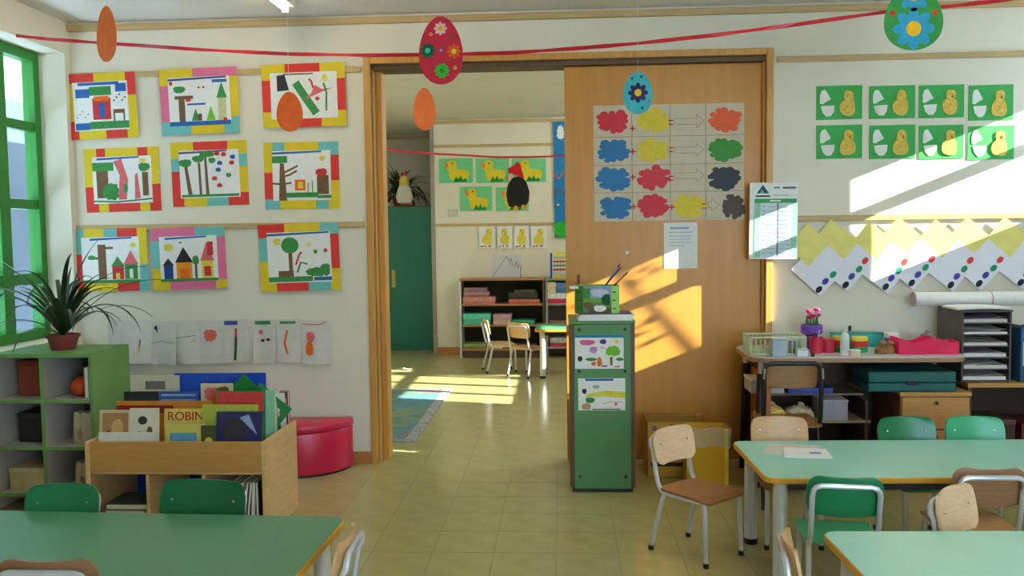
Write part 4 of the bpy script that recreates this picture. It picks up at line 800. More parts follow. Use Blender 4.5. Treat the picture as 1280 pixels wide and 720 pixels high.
# ================================================================== DESK WALL ON THE RIGHT
DT = 0.755
dk = thing('teacher_desk', 'desk with grey white top, wooden edge and dark legs', 'desk', (1.655, 4.97, 0)); hx = 0.595
MB().prismz(rrect(-hx, 0, hx, 0.54, 0.09), DT-0.006, DT, M('desk_top_grey', (206, 206, 210), 0.35, 0.04)).build('desk_top', dk)
MB().prismz(rrect(-hx-0.003, -0.003, hx+0.003, 0.543, 0.09), DT-0.03, DT-0.0062, M('desk_edge', (170, 130, 92), 0.5, 0.1)).build('edge_band', dk)
for sx, y in ((-1, 0.06), (-1, 0.47), (1, 0.49)):
        l = MB().tube([(sx*(hx-0.06), y, DT-0.1), (sx*(hx-0.04), y, 0.0)], 0.022, BLACK, 12, r1=0.018).build('leg', dk, smooth=True)
        MB().tube([(sx*(hx-0.06), y, DT-0.03), (sx*(hx-0.06), y, DT-0.1)], 0.016, STEEL, 12).build('leg_collar', l, smooth=True)
MB().box((-hx+0.06, 0.25, DT-0.07), (hx-0.06, 0.27, DT-0.03), BLACK).build('cross_rail', dk)
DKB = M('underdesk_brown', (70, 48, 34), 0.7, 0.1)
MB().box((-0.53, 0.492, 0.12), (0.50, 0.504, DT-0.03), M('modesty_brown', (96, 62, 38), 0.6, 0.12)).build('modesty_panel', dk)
# open shelf rack beneath the desk
rk = thing('shelf_rack', 'low wooden shelf rack holding papers beneath the desk', 'shelf', (1.42, 5.02, 0)); 
MB().box((-0.27, 0, 0), (-0.245, 0.42, 0.64), M('rack_orange', (176, 104, 46), 0.5, 0.12)).build('side_panel', rk, bevel=0.002)
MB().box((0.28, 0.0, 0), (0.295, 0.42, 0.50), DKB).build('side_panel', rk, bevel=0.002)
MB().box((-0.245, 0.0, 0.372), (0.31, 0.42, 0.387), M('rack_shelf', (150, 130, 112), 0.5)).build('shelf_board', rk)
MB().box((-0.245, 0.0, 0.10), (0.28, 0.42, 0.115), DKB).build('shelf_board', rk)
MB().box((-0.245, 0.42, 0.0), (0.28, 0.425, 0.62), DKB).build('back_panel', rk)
MB().box((-0.245, 0.12, 0.508), (0.31, 0.42, 0.52), M('rack_shelf2', (120, 106, 84), 0.5)).build('shelf_board', rk)
def crumple(label, loc, rx, ry, rz_, mat, seed):
    t = thing('paper_bag', label, 'bag', loc, group='bags on the rack'); rnd = random.Random(seed); mb = MB(); n = 14; k = 8; V = []; F = []
    for i in range(k+1):
        ph = math.pi/2*i/k
        for j in range(n):
            a = 2*math.pi*j/n; q = 1+rnd.uniform(-.14, .14); V.append((rx*q*math.cos(ph)**0.5*math.cos(a), ry*q*math.cos(ph)**0.5*math.sin(a), rz_*math.sin(ph)*(1+rnd.uniform(-.08, .08))))
    for i in range(k):
        for j in range(n): F.append((i*n+j, i*n+(j+1) % n, (i+1)*n+(j+1) % n, (i+1)*n+j))
    F.append(tuple(range(n-1, -1, -1))); mb.add(V, F, mat); mb.build('body', t)
    MB().tube([(0, 0, rz_*0.9), (0.01, -0.01, rz_+0.02)], 0.012, mat, 7, r1=0.02).build('twisted_neck', t)
crumple('crumpled yellow paper bag on the rack shelf', (1.195, 5.13, 0.387), 0.085, 0.08, 0.065, M('yellow_bag', (226, 196, 110), 0.6, 0.25, 20), 2)
crumple('crumpled cream and grey bag on the rack shelf', (1.36, 5.12, 0.387), 0.08, 0.075, 0.06, M('cream_bag', (206, 194, 160), 0.5, 0.35, 30), 3)
def sbox(name, label, cat, loc, a, b, mat, lid=None, group=None):
    t = thing(name, label, cat, loc, group=group); MB().box(a, b, mat).build('body', t, bevel=0.003)
    if lid: MB().box((a[0]-0.003, a[1]-0.003, b[2]), (b[0]+0.003, b[1]+0.003, b[2]+lid[1]), lid[0]).build('lid', t, bevel=0.003)
    return t
sbox('storage_box', 'grey plastic box on the rack behind the black chair', 'box', (1.53, 5.1, 0.387), (-0.075, -0.08, 0), (0.075, 0.1, 0.105), M('grey_box', (150, 148, 160), 0.5), (M('grey_box_lid', (170, 168, 178), 0.5), 0.012))
t = sbox('magazine_tray', 'pale grey papers tray stacked on the rack top shelf', 'tray', (1.18, 5.22, 0.52), (-0.09, -0.08, 0), (0.10, 0.12, 0.07), M('pale_grey_tray', (186, 182, 186), 0.6), (WHITEP, 0.012))
sbox('folder', 'flat blue folder on the rack top shelf', 'folder', (1.42, 5.22, 0.52), (-0.12, -0.1, 0), (0.13, 0.12, 0.022), M('blue_folder', (44, 66, 150), 0.4), (M('blue_folder2', (60, 84, 170), 0.4), 0.012))
# wooden drawer unit with a teal case
du = thing('drawer_unit', 'wooden drawer pedestal beneath the desk right end', 'drawers', (2.0, 4.985, 0))
MB().box((-0.115, 0.018, 0), (0.265, 0.45, 0.545), M('pedestal_brown', (120, 78, 46), 0.5, 0.12)).build('carcass', du, bevel=0.003)
MB().box((-0.12, -0.002, 0.53), (0.268, 0.452, 0.552), BINFRONT).build('top_board', du, bevel=0.003)
for z0, z1 in ((0.345, 0.525), (0.17, 0.335), (0.02, 0.16)):
    q = MB().box((-0.108, 0, z0), (0.258, 0.018, z1), M('drawer_front', (196, 138, 78), 0.45, 0.1, 6, stretch=(2, 12, 12))).build('drawer', du, bevel=0.003)
    MB().lathe([(0.0, 0), (0.008, 0), (0.01, 0.012), (0.0, 0.015)], BLACK, n=12).build('knob', q, loc=(0.075, 0, z1-0.03), rot=(math.pi/2, 0, 0), smooth=True)
TEAL = M('teal_case', (22, 96, 92), 0.4, 0.08)
t = thing('teal_case', 'flat teal carrying case lying on the drawer unit', 'case', (1.95, 5.0, 0.552)); MB().box((-0.24, 0, 0), (0.24, 0.36, 0.05), TEAL).build('lower_shell', t, bevel=0.008)
MB().box((-0.24, 0, 0.053), (0.24, 0.36, 0.115), TEAL).build('upper_shell', t, bevel=0.008); MB().box((-0.03, -0.012, 0.04), (0.03, 0.0, 0.06), BLACK).build('clasp', t, bevel=0.003)
# side shelf with paper sorter and binders
sf = thing('side_shelf', 'low wooden shelf under the paper sorter and binders', 'shelf', (2.75, 5.06, 0))
MB().box((-0.47, 0, 0.565), (0.6, 0.43, 0.588), BINFRONT).build('top_board', sf, bevel=0.002)
for x in (-0.465, 0.1, 0.575): MB().box((x, 0.01, 0), (x+0.02, 0.42, 0.565), DARKWOOD).build('upright', sf)
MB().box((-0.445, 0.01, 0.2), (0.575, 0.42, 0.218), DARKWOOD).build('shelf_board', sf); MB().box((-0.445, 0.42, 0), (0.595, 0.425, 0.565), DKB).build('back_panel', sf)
sbox('archive_box', 'brown striped archive box on the low side shelf', 'box', (2.46, 5.13, 0.218), (-0.12, 0, 0), (0.12, 0.25, 0.12), DKB, (M('arch_lid', (96, 70, 52), 0.6), 0.03))
sbox('archive_box', 'dark red box on the low side shelf', 'box', (2.73, 5.12, 0.218), (-0.12, 0, 0), (0.10, 0.25, 0.11), M('dark_red_box', (110, 24, 34), 0.6), (M('dark_red_lid', (92, 20, 30), 0.6), 0.02))
SORT = M('sorter_grey', (84, 76, 72), 0.5, 0.08)
so = thing('paper_sorter', 'dark tiered paper sorter full of sheets', 'paper sorter', (2.40, 5.11, 0.588)); w, d, h = 0.132, 0.33, 0.40
for s in (-1, 1): MB().box((s*w-0.005, 0, 0), (s*w+0.005, d, h), SORT).build('side_panel', so)
MB().box((-w, d-0.006, 0), (w, d, h), BLACK).build('back_panel', so)
MB().box((-w-0.008, -0.005, h), (w+0.008, d, h+0.012), SORT).build('top_board', so)
for k in range(6):
    z = 0.004+k*0.066; MB().box((-w+0.005, 0.0, z), (w-0.005, d-0.006, z+0.006), SORT).build('tray', so)
for k in range(6):
    z = 0.01+k*0.066; rnd = random.Random(k)
    t = thing('paper_stack', 'sheets in the %s tier of the paper sorter' % ['lowest', 'second', 'third', 'fourth', 'fifth', 'top'][k], 'papers', (2.40, 5.115, 0.588+z+0.0005), group='paper in the sorter')
    MB().box((-w+0.012, rnd.uniform(0, .012), 0), (w-0.014, 0.28, rnd.uniform(0.010, 0.022)), [WHITEP, GREYP][k % 2]).build('sheets', t)
    def f(u, v, k=k): return (u*(w-0.02), 0.005+0.13*(v+1), 0.028+0.006*math.sin(2.5*u+k)+0.004*math.sin(3*v))
    MB().slab(f, [i/5-1 for i in range(11)], [-1, -.5, 0, .5, 1], (0, 0, -0.0015), [GREYP, WHITEP, M('mauve_paper', (190, 160, 190), .8)][k % 3]).build('curled_sheet', t, smooth=True)
t = thing('paper_sheet', 'curved white sheet lying on top of the sorter', 'paper', (2.385, 5.11, 1.0005))
MB().slab(lambda u, v: (u*0.15, 0.1*(v+1), 0.012+0.010*(1-u*u)*0.6), [i/6-1 for i in range(13)], [-1, 0, 1], (0, 0, -0.012), WHITEP).build('sheet', t, smooth=True)
ro = thing('paper_roll', 'long white paper roll lying across the sorter', 'paper roll', (2.42, 5.385, 1.043)); 
MB().tube([(-0.32, 0, 0.0), (0.36, 0, 0.0)], 0.042, WHITEP, 24).build('roll', ro, smooth=True)
for x in (-0.325, 0.12): MB().tube([(x, 0, 0), (x+0.006, 0, 0)], 0.0432, M('roll_band', (170, 150, 160), 0.6), 24).build('band', ro, smooth=True)
MB().tube([(-0.3205, 0, 0.0), (-0.32, 0, 0.0)], 0.018, BLACK, 16).build('core', ro)
for k, (x, c, hh, nm) in enumerate(((2.62, (40, 90, 130), .31, 'blue banded'), (2.70, (30, 32, 40), .30, 'black'), (2.78, (200, 200, 190), .31, 'pale grey'))):
    t = thing('ring_binder', nm+' ring binder standing beside the paper sorter', 'binder', (x-0.035, 5.10, 0.588), group='binders'); cm = M('binder_%d' % k, c, 0.45)
    MB().box((0, 0, 0), (0.066, 0.006, hh), cm).box((0, 0.006, 0), (0.003, 0.28, hh), cm).box((0.063, 0.006, 0), (0.066, 0.28, hh), cm).build('cover', t, bevel=0.001)
    MB().box((0.004, 0.008, 0.005), (0.062, 0.275, hh-0.015), BOOKPAGES).build('pages', t); MB().box((0.012, -0.0008, hh*0.3), (0.054, 0.0, hh*0.75), [GREYP, M('bsp', (60, 60, 66), .6), WHITEP][k]).build('spine_label', t)
    MB().box((0.0, -0.0009, hh*0.8), (0.066, 0.0, hh*0.92), paint((60, 110, 200) if k == 0 else c)).build('spine_band', t)
# black framed chair at the desk
bk = thing('desk_chair', 'larger black framed chair with a brown backrest at the desk', 'chair', (1.20, 4.72, 0)); x = 0.148
pts = lambda s: [(s*x, 0.17, 0.0), (s*x, 0.16, 0.41), (s*x, 0.14, 0.432), (s*x, -0.02, 0.435), (s*x, -0.05, 0.45), (s*x, -0.065, 0.49), (s*x, -0.075, 0.73), (s*(x-0.008), -0.076, 0.757), (s*(x-0.035), -0.077, 0.77)]
MB().tube(pts(-1)+pts(1)[::-1], 0.012, BLACK, 10).build('frame', bk, smooth=True)
for s in (-1, 1):
    l = MB().tube([(s*x, 0.0, 0.43), (s*(x+0.005), -0.10, 0.01)], 0.012, BLACK, 10).build('leg', bk, smooth=True); MB().lathe([(0.013, 0), (0.014, 0.02)], BLACK, (s*(x+0.005), -0.10, 0), 10).build('rubber_foot', l)
    MB().tube([(s*(x+0.001), -0.089, 0.745), (s*(x+0.004), -0.088, 0.69)], 0.006, CHROME, 8).build('chrome_wear', bk, smooth=True)
MB().slab(lambda u, v: (u*(0.135-0.02*corner_w(v, .5)), -0.060+0.018*u*u, 0.70+0.065*v), COLS, ROWS, (0, 0.012, 0), M('chair_brown', (150, 102, 52), 0.4, 0.1, 6, stretch=(2, 10, 10))).build('backrest', bk, smooth=True)
MB().slab(lambda u, v: (u*(0.155-0.02*corner_w(v, .3)), 0.055+0.155*v, 0.449-0.006*(1-u*u)), COLS, ROWS, (0, 0, -0.012), M('chair_brown', (150, 102, 52))).build('seat', bk, smooth=True)

# ---- things on the desk
wb = thing('wire_basket', 'pale green ribbed basket at the desk corner', 'basket', (1.225, 5.06, DT)); WG = M('basket_green', (196, 206, 170), 0.5)
w, d, h = 0.155, 0.20, 0.10
for z in (0.006, h): MB().tube([(-w, 0, z), (w, 0, z), (w, d, z), (-w, d, z), (-w, 0, z)], 0.005 if z < .05 else 0.007, WG, 6).build('rim', wb)
MB().box((-w, 0, 0.0), (w, d, 0.004), WG).build('bottom', wb)
for k in range(13):
    x_ = -w+2*w*k/12; MB().tube([(x_, 0, 0.004), (x_, 0, h)], 0.0035, WG, 5).build('rib', wb); MB().tube([(x_, d, 0.004), (x_, d, h)], 0.0035, WG, 5).build('rib', wb)
for k in range(1, 7):
    for s in (-1, 1): MB().tube([(s*w, d*k/7, 0.004), (s*w, d*k/7, h)], 0.0035, WG, 5).build('rib', wb)
sbox('plastic_tub', 'pale blue clear tub before the basket', 'tub', (1.215, 5.018, DT), (-0.04, -0.03, 0), (0.04, 0.03, 0.095), M('tub_blue', (170, 186, 200), 0.3), (M('tub_lid', (196, 206, 214), 0.3), 0.012))
sbox('plastic_tub', 'crumpled pale packet inside the green basket', 'packet', (1.30, 5.15, DT+0.005), (-0.05, -0.04, 0), (0.05, 0.05, 0.07), M('packet', (120, 130, 130), 0.4), (GREYP, 0.01))
sbox('plastic_tub', 'small white tub beside the basket', 'tub', (1.345, 5.02, DT), (-0.03, -0.025, 0), (0.03, 0.025, 0.035), WHITEP, (M('tub_lid2', (205, 208, 210), 0.3), 0.008))
t = thing('ink_stamp', 'small black stamp on the desk beside the basket', 'stamp', (1.40, 5.0, DT)); MB().lathe([(0.010, 0), (0.011, 0.012), (0.009, 0.02), (0.003, 0.022)], BLACK, n=12).build('cap', t, smooth=True)
vz = thing('flower_vase', 'purple paper vase with pink flowers on the desk', 'vase', (1.475, 5.29, DT)); PUR = M('purple_vase', (120, 72, 190), 0.5)
MB().lathe([(0.032, 0), (0.036, 0.02), (0.034, 0.085), (0.062, 0.10), (0.064, 0.145), (0.058, 0.15), (0.05, 0.13), (0.0, 0.128)], PUR, n=20).build('vase', vz, smooth=True)
rnd = random.Random(5)
for k in range(11):
    a = rnd.random()*6.28; r = rnd.uniform(0.005, 0.045); z = rnd.uniform(0.19, 0.24); c = (r*math.cos(a), r*math.sin(a)*0.8, z)
    st = MB().tube([(c[0]*0.4, c[1]*0.4, 0.13), c], 0.002, paint((60, 120, 60)), 5).build('stem', vz)
    MB().lathe([(0.002, -0.010), (0.013, -0.002), (0.014, 0.008), (0.004, 0.012)], paint([(214, 48, 110), (226, 90, 140), (206, 40, 80)][k % 3]), c, 10).build('bloom', st, smooth=True)
for k in range(6):
    a = k*1.05+.4; MB().prism([(0.0, 0.13), (0.012, 0.16), (0.004, 0.2), (-0.008, 0.16)], -0.001, 0.001, paint((70, 140, 80))).build('leaf', vz, loc=(0.028*math.cos(a), 0.028*math.sin(a), 0), rot=(0, 0, a))
def cup(label, loc, r0, r1, h, mat, name='paper_cup', cat='cup', extra=None):
    t = thing(name, label, cat, loc); MB().lathe([(r0, 0), (r1, h), (r1-0.004, h), (r0-0.004, 0.006), (0.001, 0.006)], mat, n=20).build('body', t, smooth=True)
    return t
t = cup('red cup of pens standing before the purple vase', (1.465, 5.16, DT), 0.036, 0.042, 0.09, M('red_cup', (206, 40, 66), 0.5)); MB().tube([(0, 0, 0.01), (0.02, 0.01, 0.13)], 0.004, paint((190, 190, 200)), 6).build('pen', t); MB().tube([(0, 0.01, 0.01), (-0.015, 0.0, 0.115)], 0.004, BLACK, 6).build('pen', t)
t = cup('second red pot beside the red cup of pens', (1.535, 5.17, DT), 0.036, 0.038, 0.078, M('red_cup', (206, 40, 66))); MB().lathe([(0.039, 0.07), (0.039, 0.08), (0.0, 0.082)], M('red_lid', (190, 50, 60), .5), n=20).build('lid', t, smooth=True)
def layered(label, loc, r, cols):
    t = thing('plastic_jar', label, 'jar', loc, group='layered jars on the desk'); z = 0
    for c, hh, nm in cols: MB().lathe([(r, 0), (r+0.002, hh*0.5), (r, hh)], paint(c), (0, 0, z), 20).build(nm, t, smooth=True); z += hh
layered('green and red jar with yellow lid beside the red pots', (1.605, 5.19, DT), 0.038, (((30, 130, 70), .03, 'base'), ((190, 60, 50), .04, 'body'), ((230, 214, 70), .02, 'lid')))
layered('green and red jar with yellow lid behind the white bottle', (1.72, 5.19, DT), 0.045, (((40, 160, 90), .03, 'base'), ((200, 70, 60), .036, 'body'), ((236, 220, 80), .022, 'lid')))
bt = thing('glue_bottle', 'white glue bottle standing on the desk front', 'bottle', (1.592, 5.05, DT)); MB().lathe([(0.022, 0), (0.024, 0.006), (0.024, 0.11), (0.016, 0.125), (0.009, 0.13), (0.009, 0.138)], M('bottle_white', (226, 228, 220), 0.35), n=20).build('body', bt, smooth=True); MB().lathe([(0.011, 0.138), (0.010, 0.152), (0.004, 0.158)], GREYP, n=14).build('cap', bt, smooth=True)
MB().lathe([(0.0243, 0.03), (0.0243, 0.09)], M('bottle_label', (206, 212, 210), 0.5), n=20).build('label_band', bt, smooth=True)
sbox('eraser_box', 'small white and orange carton at the desk edge', 'box', (1.628, 5.0, DT), (-0.024, -0.018, 0), (0.03, 0.018, 0.03), M('orange_white', (232, 196, 170), 0.6), (WHITEP, 0.008))
t = thing('marker_pen', 'upright marker with a black cap behind the jars', 'pen', (1.70, 5.30, DT)); MB().tube([(0, 0, 0), (0.0, 0, 0.11)], 0.007, paint((60, 170, 160)), 10).build('barrel', t, smooth=True); MB().tube([(0, 0, 0.11), (0.0, 0, 0.14)], 0.009, BLACK, 10).build('cap', t, smooth=True)
sbox('pencil_case', 'long turquoise case along the desk back', 'case', (1.78, 5.42, DT), (-0.15, -0.03, 0), (0.15, 0.03, 0.075), M('turq_case', (70, 186, 170), 0.5), (M('turq_lid', (60, 170, 156), 0.5), 0.012))
for k, (x_, c, nm) in enumerate(((1.81, (150, 104, 60), 'brown'), (1.845, (170, 130, 80), 'tan'), (1.80, (110, 110, 130), 'grey'))):
    crumple(nm+' crumpled scrap lying beyond the jars', (x_+0.02*k, 5.10+0.03*k, DT), 0.034, 0.03, 0.045, M('scrap_%d' % k, c, 0.7, 0.3, 30), 20+k)
sbox('plastic_tub', 'white tub with a violet band behind the pink box', 'tub', (1.935, 5.28, DT), (-0.03, -0.03, 0), (0.03, 0.03, 0.07), M('violet_tub', (110, 90, 170), 0.5), (WHITEP, 0.03))
t = thing('toy_box', 'bright pink folded felt box at the desk right', 'box', (2.06, 5.06, DT)); PK = M('hot_pink', (232, 30, 86), 0.6, 0.1, 14)
def pinkf(y0):
    return lambda u, v: (0.165*u, y0+0.008*math.sin(5*u), 0.04*(v+1)*(1+0.16*math.sin(5.2*u+0.6))+0.0)
us = [i/10-1 for i in range(21)]
for y0 in (0.0, 0.12): MB().slab(pinkf(y0), us, [-1, -.3, .4, 1], (0, 0.008, 0), PK).build('long_side', t, smooth=True)
for s in (-1, 1): MB().box((s*0.16-0.004, 0.004, 0), (s*0.16+0.004, 0.124, 0.075), PK).build('end_wall', t, bevel=0.003)
MB().box((-0.16, 0.0, 0), (0.16, 0.12, 0.004), PK).build('bottom', t)
crumple('clear crumpled wrapper behind the pink box', (2.14, 5.30, DT), 0.05, 0.04, 0.085, M('wrapper', (170, 166, 164), 0.3, 0.2, 30), 31)

# ================================================================== THE NEXT ROOM
CUP = M('cupboard_teal', (20, 112, 88), 0.4, 0.05)
cp = thing('tall_cupboard', 'tall teal cupboard in the recess of the next room', 'cupboard', (-2.0, 11.0, 0))
MB().box((-0.42, 0.02, 0.0), (0.40, 0.5, 1.82), CUP).build('carcass', cp, bevel=0.004)
for x0, x1 in ((-0.415, -0.195), (-0.188, 0.395)):
    q = MB().box((x0, 0, 0.09), (x1, 0.02, 1.81), CUP).build('door', cp, bevel=0.004)
    if x0 > -0.25: MB().box((-0.15, -0.012, 0.80), (-0.105, 0.0, 1.02), M('handle_brass', (190, 166, 96), 0.4, metal=0.4)).build('handle', q, bevel=0.004)
plant('potted_plant', 'bushy dark plant on top of the teal cupboard', (-2.06, 11.27, 1.82), 96, 0.32, 0.49, 15, 89, 9, 0.12, 0.14, w=0.020, ymul=0.3)
hn = thing('paper_hen', 'white paper hen with yellow neck before the cupboard plant', 'paper hen', (-1.98, 11.06, 1.82))
MB().lathe([(0.10, 0), (0.13, 0.012), (0.13, 0.02), (0.02, 0.03)], paint((150, 60, 40)), n=20, sy=0.5).build('nest_base', hn, smooth=True)
MB().lathe([(0.02, 0.02), (0.095, 0.05), (0.11, 0.12), (0.085, 0.22), (0.05, 0.28), (0.0, 0.29)], M('hen_white', (226, 220, 206), 0.8), n=20, sy=0.45).build('body', hn, smooth=True)
MB().lathe([(0.06, 0.25), (0.065, 0.30), (0.05, 0.37), (0.0, 0.40)], M('hen_yellow', (220, 200, 90), 0.8), n=16, sy=0.5).build('neck', hn, smooth=True)
MB().prism([(-0.05, 0.37), (-0.02, 0.44), (0.0, 0.40), (0.03, 0.46), (0.04, 0.38)], -0.01, 0.01, paint((190, 40, 30))).build('comb', hn)
MB().prism([(-0.06, 0.34), (-0.10, 0.325), (-0.06, 0.31)], -0.008, 0.008, paint((210, 90, 40))).build('beak', hn)
# posters with chicks
PG = M('mint_card', (112, 200, 140), 0.75, 0.05); YK = M('chick_yellow', (222, 200, 36), 0.8, 0.08, 20)
def chick_poster(label, rect, flip=1):
    W, H = rect_size(*rect, DB); t = on_wall('chick_poster', label, 'poster', rect[0], rect[3], DB, 0, 'chick posters in the next room', DB-0.006)
    MB().box((0, 0, 0), (W, 0.002, H), PG).build('card', t)
    c = MB().prism(blob(.58*W, .32*H, .30*W, .25*H, 4, 12, 50, .06), -0.003, 0, YK).prism(blob(.38*W, .68*H, .15*W, .24*H, 5, 9, 40, .04), -0.0034, 0, YK).build('chick', t)
    MB().prism([(.28*W, .78*H), (.12*W, .86*H), (.2*W, .68*H), (.16*W, .62*H), (.28*W, .62*H)], -0.0045, -0.003, paint((240, 130, 80))).build('beak', c)
    MB().prism(ellipse(.4*W, .8*H, .025*W, .035*H, 10), -0.005, -0.003, BLACK).build('eye', c)
    MB().prism([(.42*W, .04*H), (.82*W, .04*H), (.78*W, .2*H), (.7*W, .12*H), (.64*W, .3*H), (.58*W, .14*H), (.5*W, .26*H)], -0.0045, -0.003, paint((30, 130, 50))).build('grass_tuft', t)
for q, lb in (((549, 199, 592, 229), 'chick poster at the wall corner in the next room'), ((595, 199, 637, 229), 'middle chick poster of the upper row in the next room'), ((640, 199, 683, 228), 'chick poster above the black hen in the next room'), ((575, 234, 616, 264), 'chick poster of the lower row beside the wall switch'), ((620, 235, 661, 264), 'chick poster mostly hidden by the black hen')): chick_poster(lb, q)
t = on_wall('hen_cutout', 'black hen cutout with red headscarf between chick posters', 'paper hen', 632, 263, DB, 0, None, DB-0.014); s = 0.0108
def S(l): return [(x*s, z*s) for x, z in l]
MB().prism(S([(4, 4), (12, 3), (22, 4), (26, 10), (27, 20), (24, 30), (18, 38), (8, 36), (3, 28), (1, 18), (2, 10)]), 0, 0.003, M('felt_black', (26, 24, 26), 0.9)).build('body', t)
MB().prism(S([(1, 34), (4, 40), (3, 46), (10, 49), (14, 54), (17, 50), (20, 40), (21, 34), (14, 38), (8, 40)]), -0.003, 0, paint((196, 24, 34))).build('headscarf', t)
MB().prism(S([(4, 33), (9, 36), (8, 41), (3, 40)]), -0.004, 0, paint((230, 190, 160))).build('face', t); MB().prism(S([(3, 36), (-1, 35), (3, 33)]), -0.005, 0, paint((230, 120, 40))).build('beak', t)
MB().prism(S([(8, 0), (14, 0), (13, 5), (10, 5)]), -0.002, 0.002, paint((230, 150, 50))).prism(S([(17, 1), (24, 2), (21, 6), (18, 6)]), -0.002, 0.002, paint((230, 150, 50))).build('feet', t)
for k, q in enumerate(((599, 283, 620, 310), (622, 283, 641, 310), (643, 283, 662, 310), (664, 283, 684, 310))):
    W, H = rect_size(*q, DB); t = on_wall('chick_sheet', '%s white sheet with a standing chick above the bookcase' % ['first', 'second', 'third', 'fourth'][k], 'drawing', q[0], q[3], DB, 0, 'standing chick sheets', DB-0.019)
    MB().box((0, 0, 0), (W, 0.001, H), WHITEP).build('sheet', t)
    dx = [.1, -.05, 0, .08][k]
    marks(t, W, H, [('b', 'y', .5, .38, .32, .24, k), ('b', 'y', .52+dx, .72, .2, .18, k+5), ('p', 'o', [(.5+dx, .66), (.6+dx, .62), (.56+dx, .74)]), ('e', 'k', .45+dx, .78, .03, .03), ('r', 'r', .3, .06, .44, .12), ('r', 'k', .58, .06, .72, .12), ('r', 'g', .1, .04, .24, .1)], 'drawing')
W, H = rect_size(560, 262, 573, 271, DB); t = on_wall('wall_switch', 'small beige switch plate on the far wall', 'switch', 560, 271, DB, 0, None, DB-0.008); MB().box((0, 0, 0), (W, 0.008, H), M('beige_plate', (196, 192, 174), 0.5)).build('plate', t, bevel=0.002)
for k in range(2): MB().box((W*(.12+.42*k), -0.003, H*.2), (W*(.46+.42*k), 0, H*.8), M('beige_key', (206, 202, 186), 0.5)).build('rocker', t, bevel=0.001)
# blue banner
W = 0.42; p = at(693, 297, DB); t = thing('blue_banner', 'tall blue painted banner on the far wall by the door', 'banner', (p.x, DB-0.02, p.z)); H = at(693, 150, DB).z-p.z
MB().slab(lambda u, v: (W/2*(u+1)+0.004*math.sin(6*v), 0.004*math.sin(3*u+2*v), H/2*(v+1)), [-1, -.5, 0, .5, 1], [i/6-1 for i in range(13)], (0, 0.001, 0), M('banner_blue', (20, 116, 178), 0.7, 0.12)).build('cloth', t, smooth=True)
marks(t, W, H, [('b', 'w', .2, .89, .1, .06, 3), ('b', (40, 170, 60), .2, .07, .22, .07, 4), ('l', 'n', .02, [(0, .36), (.15, .42), (.3, .38), (.4, .45)]), ('l', (200, 110, 60), .02, [(0, .55), (.12, .5), (.3, .56)]), ('e', 'y', .12, .28, .03, .012), ('b', 'o', .6, .7, .16, .1, 5), ('b', 'l', .6, .3, .2, .08, 6)], 'painted_shapes', y=-0.006)
# pencilled steps drawn on the far wall
p = at(615, 347, DB); t = thing('wall_sketch', 'thin stepped line sketch above the bookcase', 'drawing', (p.x, DB-0.002, p.z))
MB().box((0.0, 0, 0.0), (0.36, 0.001, 0.27), M('sketch_paper', (214, 214, 212), 0.8, 0.02)).build('sheet', t)
marks(t, .36, .27, [('l', c, .006, [a, b]) for c, a, b in (((140, 130, 140), (.0, .0), (.5, .95)), ((120, 90, 110), (.5, .95), (.58, .7)), ((130, 100, 120), (.6, .55), (.64, .88)), ((130, 100, 120), (.64, .88), (.72, .5)), ((150, 70, 90), (.76, .45), (.82, .72)), ((150, 70, 90), (.82, .72), (.88, .4)), ((150, 70, 90), (.88, .4), (.93, .62)), ((80, 76, 84), (.96, .0), (.97, .5)))], 'pencil_line')
# bookcase
BCW = M('bookcase_dark', (84, 66, 48), 0.5, 0.12); BCS = M('bookcase_shelf', (176, 124, 70), 0.5, 0.1, 6, stretch=(1, 10, 10))
bc = thing('bookcase', 'low wooden bookcase against the far wall of the next room', 'bookcase', (-0.71, 10.25, 0)); w, d = 0.49, 0.32
for s in (-1, 1): MB().box((s*w-0.012, 0, 0), (s*w+0.012, d, 0.935), BCW if s > 0 else LEGW).build('side_panel', bc, bevel=0.002)
MB().box((-w-0.012, -0.004, 0.915), (w+0.012, d, 0.938), BCS).build('top_board', bc, bevel=0.002)
MB().box((-w+0.012, d-0.008, 0.0), (w-0.012, d, 0.915), M('bookcase_back', (48, 54, 40), 0.8)).build('back_panel', bc)
for z in (0.10, 0.385, 0.63): MB().box((-w+0.012, 0.0, z-0.011), (w-0.012, d-0.008, z+0.011), BCS).build('shelf_board', bc)
MB().box((-w+0.012, 0.03, 0.0), (w-0.012, 0.05, 0.088), BCW).build('plinth', bc)
def gamebox(label, x, z, w, h, c, c2, y=10.27, d=0.2, name='game_box'):
    t = thing(name, label, 'box', (-0.71+x, y, z), group='boxes and games in the next room')
    MB().box((-w/2, 0, 0), (w/2, d, h*0.6), M('gb_%d_%d_%d' % c, c, 0.5, 0.2, 25)).build('base', t, bevel=0.002)
    MB().box((-w/2-0.003, -0.003, h*0.45), (w/2+0.003, d+0.003, h), M('gb_%d_%d_%d' % c2, c2, 0.5, 0.25, 25)).build('lid', t, bevel=0.002)
S1, S2, S3 = 0.641, 0.396, 0.111
gamebox('wide pink game box lowest on the upper bookcase shelf', -0.27, S1, 0.38, 0.08, (190, 120, 110), (206, 140, 120)); gamebox('mottled game box in the middle of the upper shelf pile', -0.30, S1+0.08, 0.30, 0.06, (150, 90, 90), (180, 130, 130)); gamebox('thin violet game box on top of the upper shelf pile', -0.31, S1+0.14, 0.27, 0.05, (120, 96, 130), (150, 110, 110))
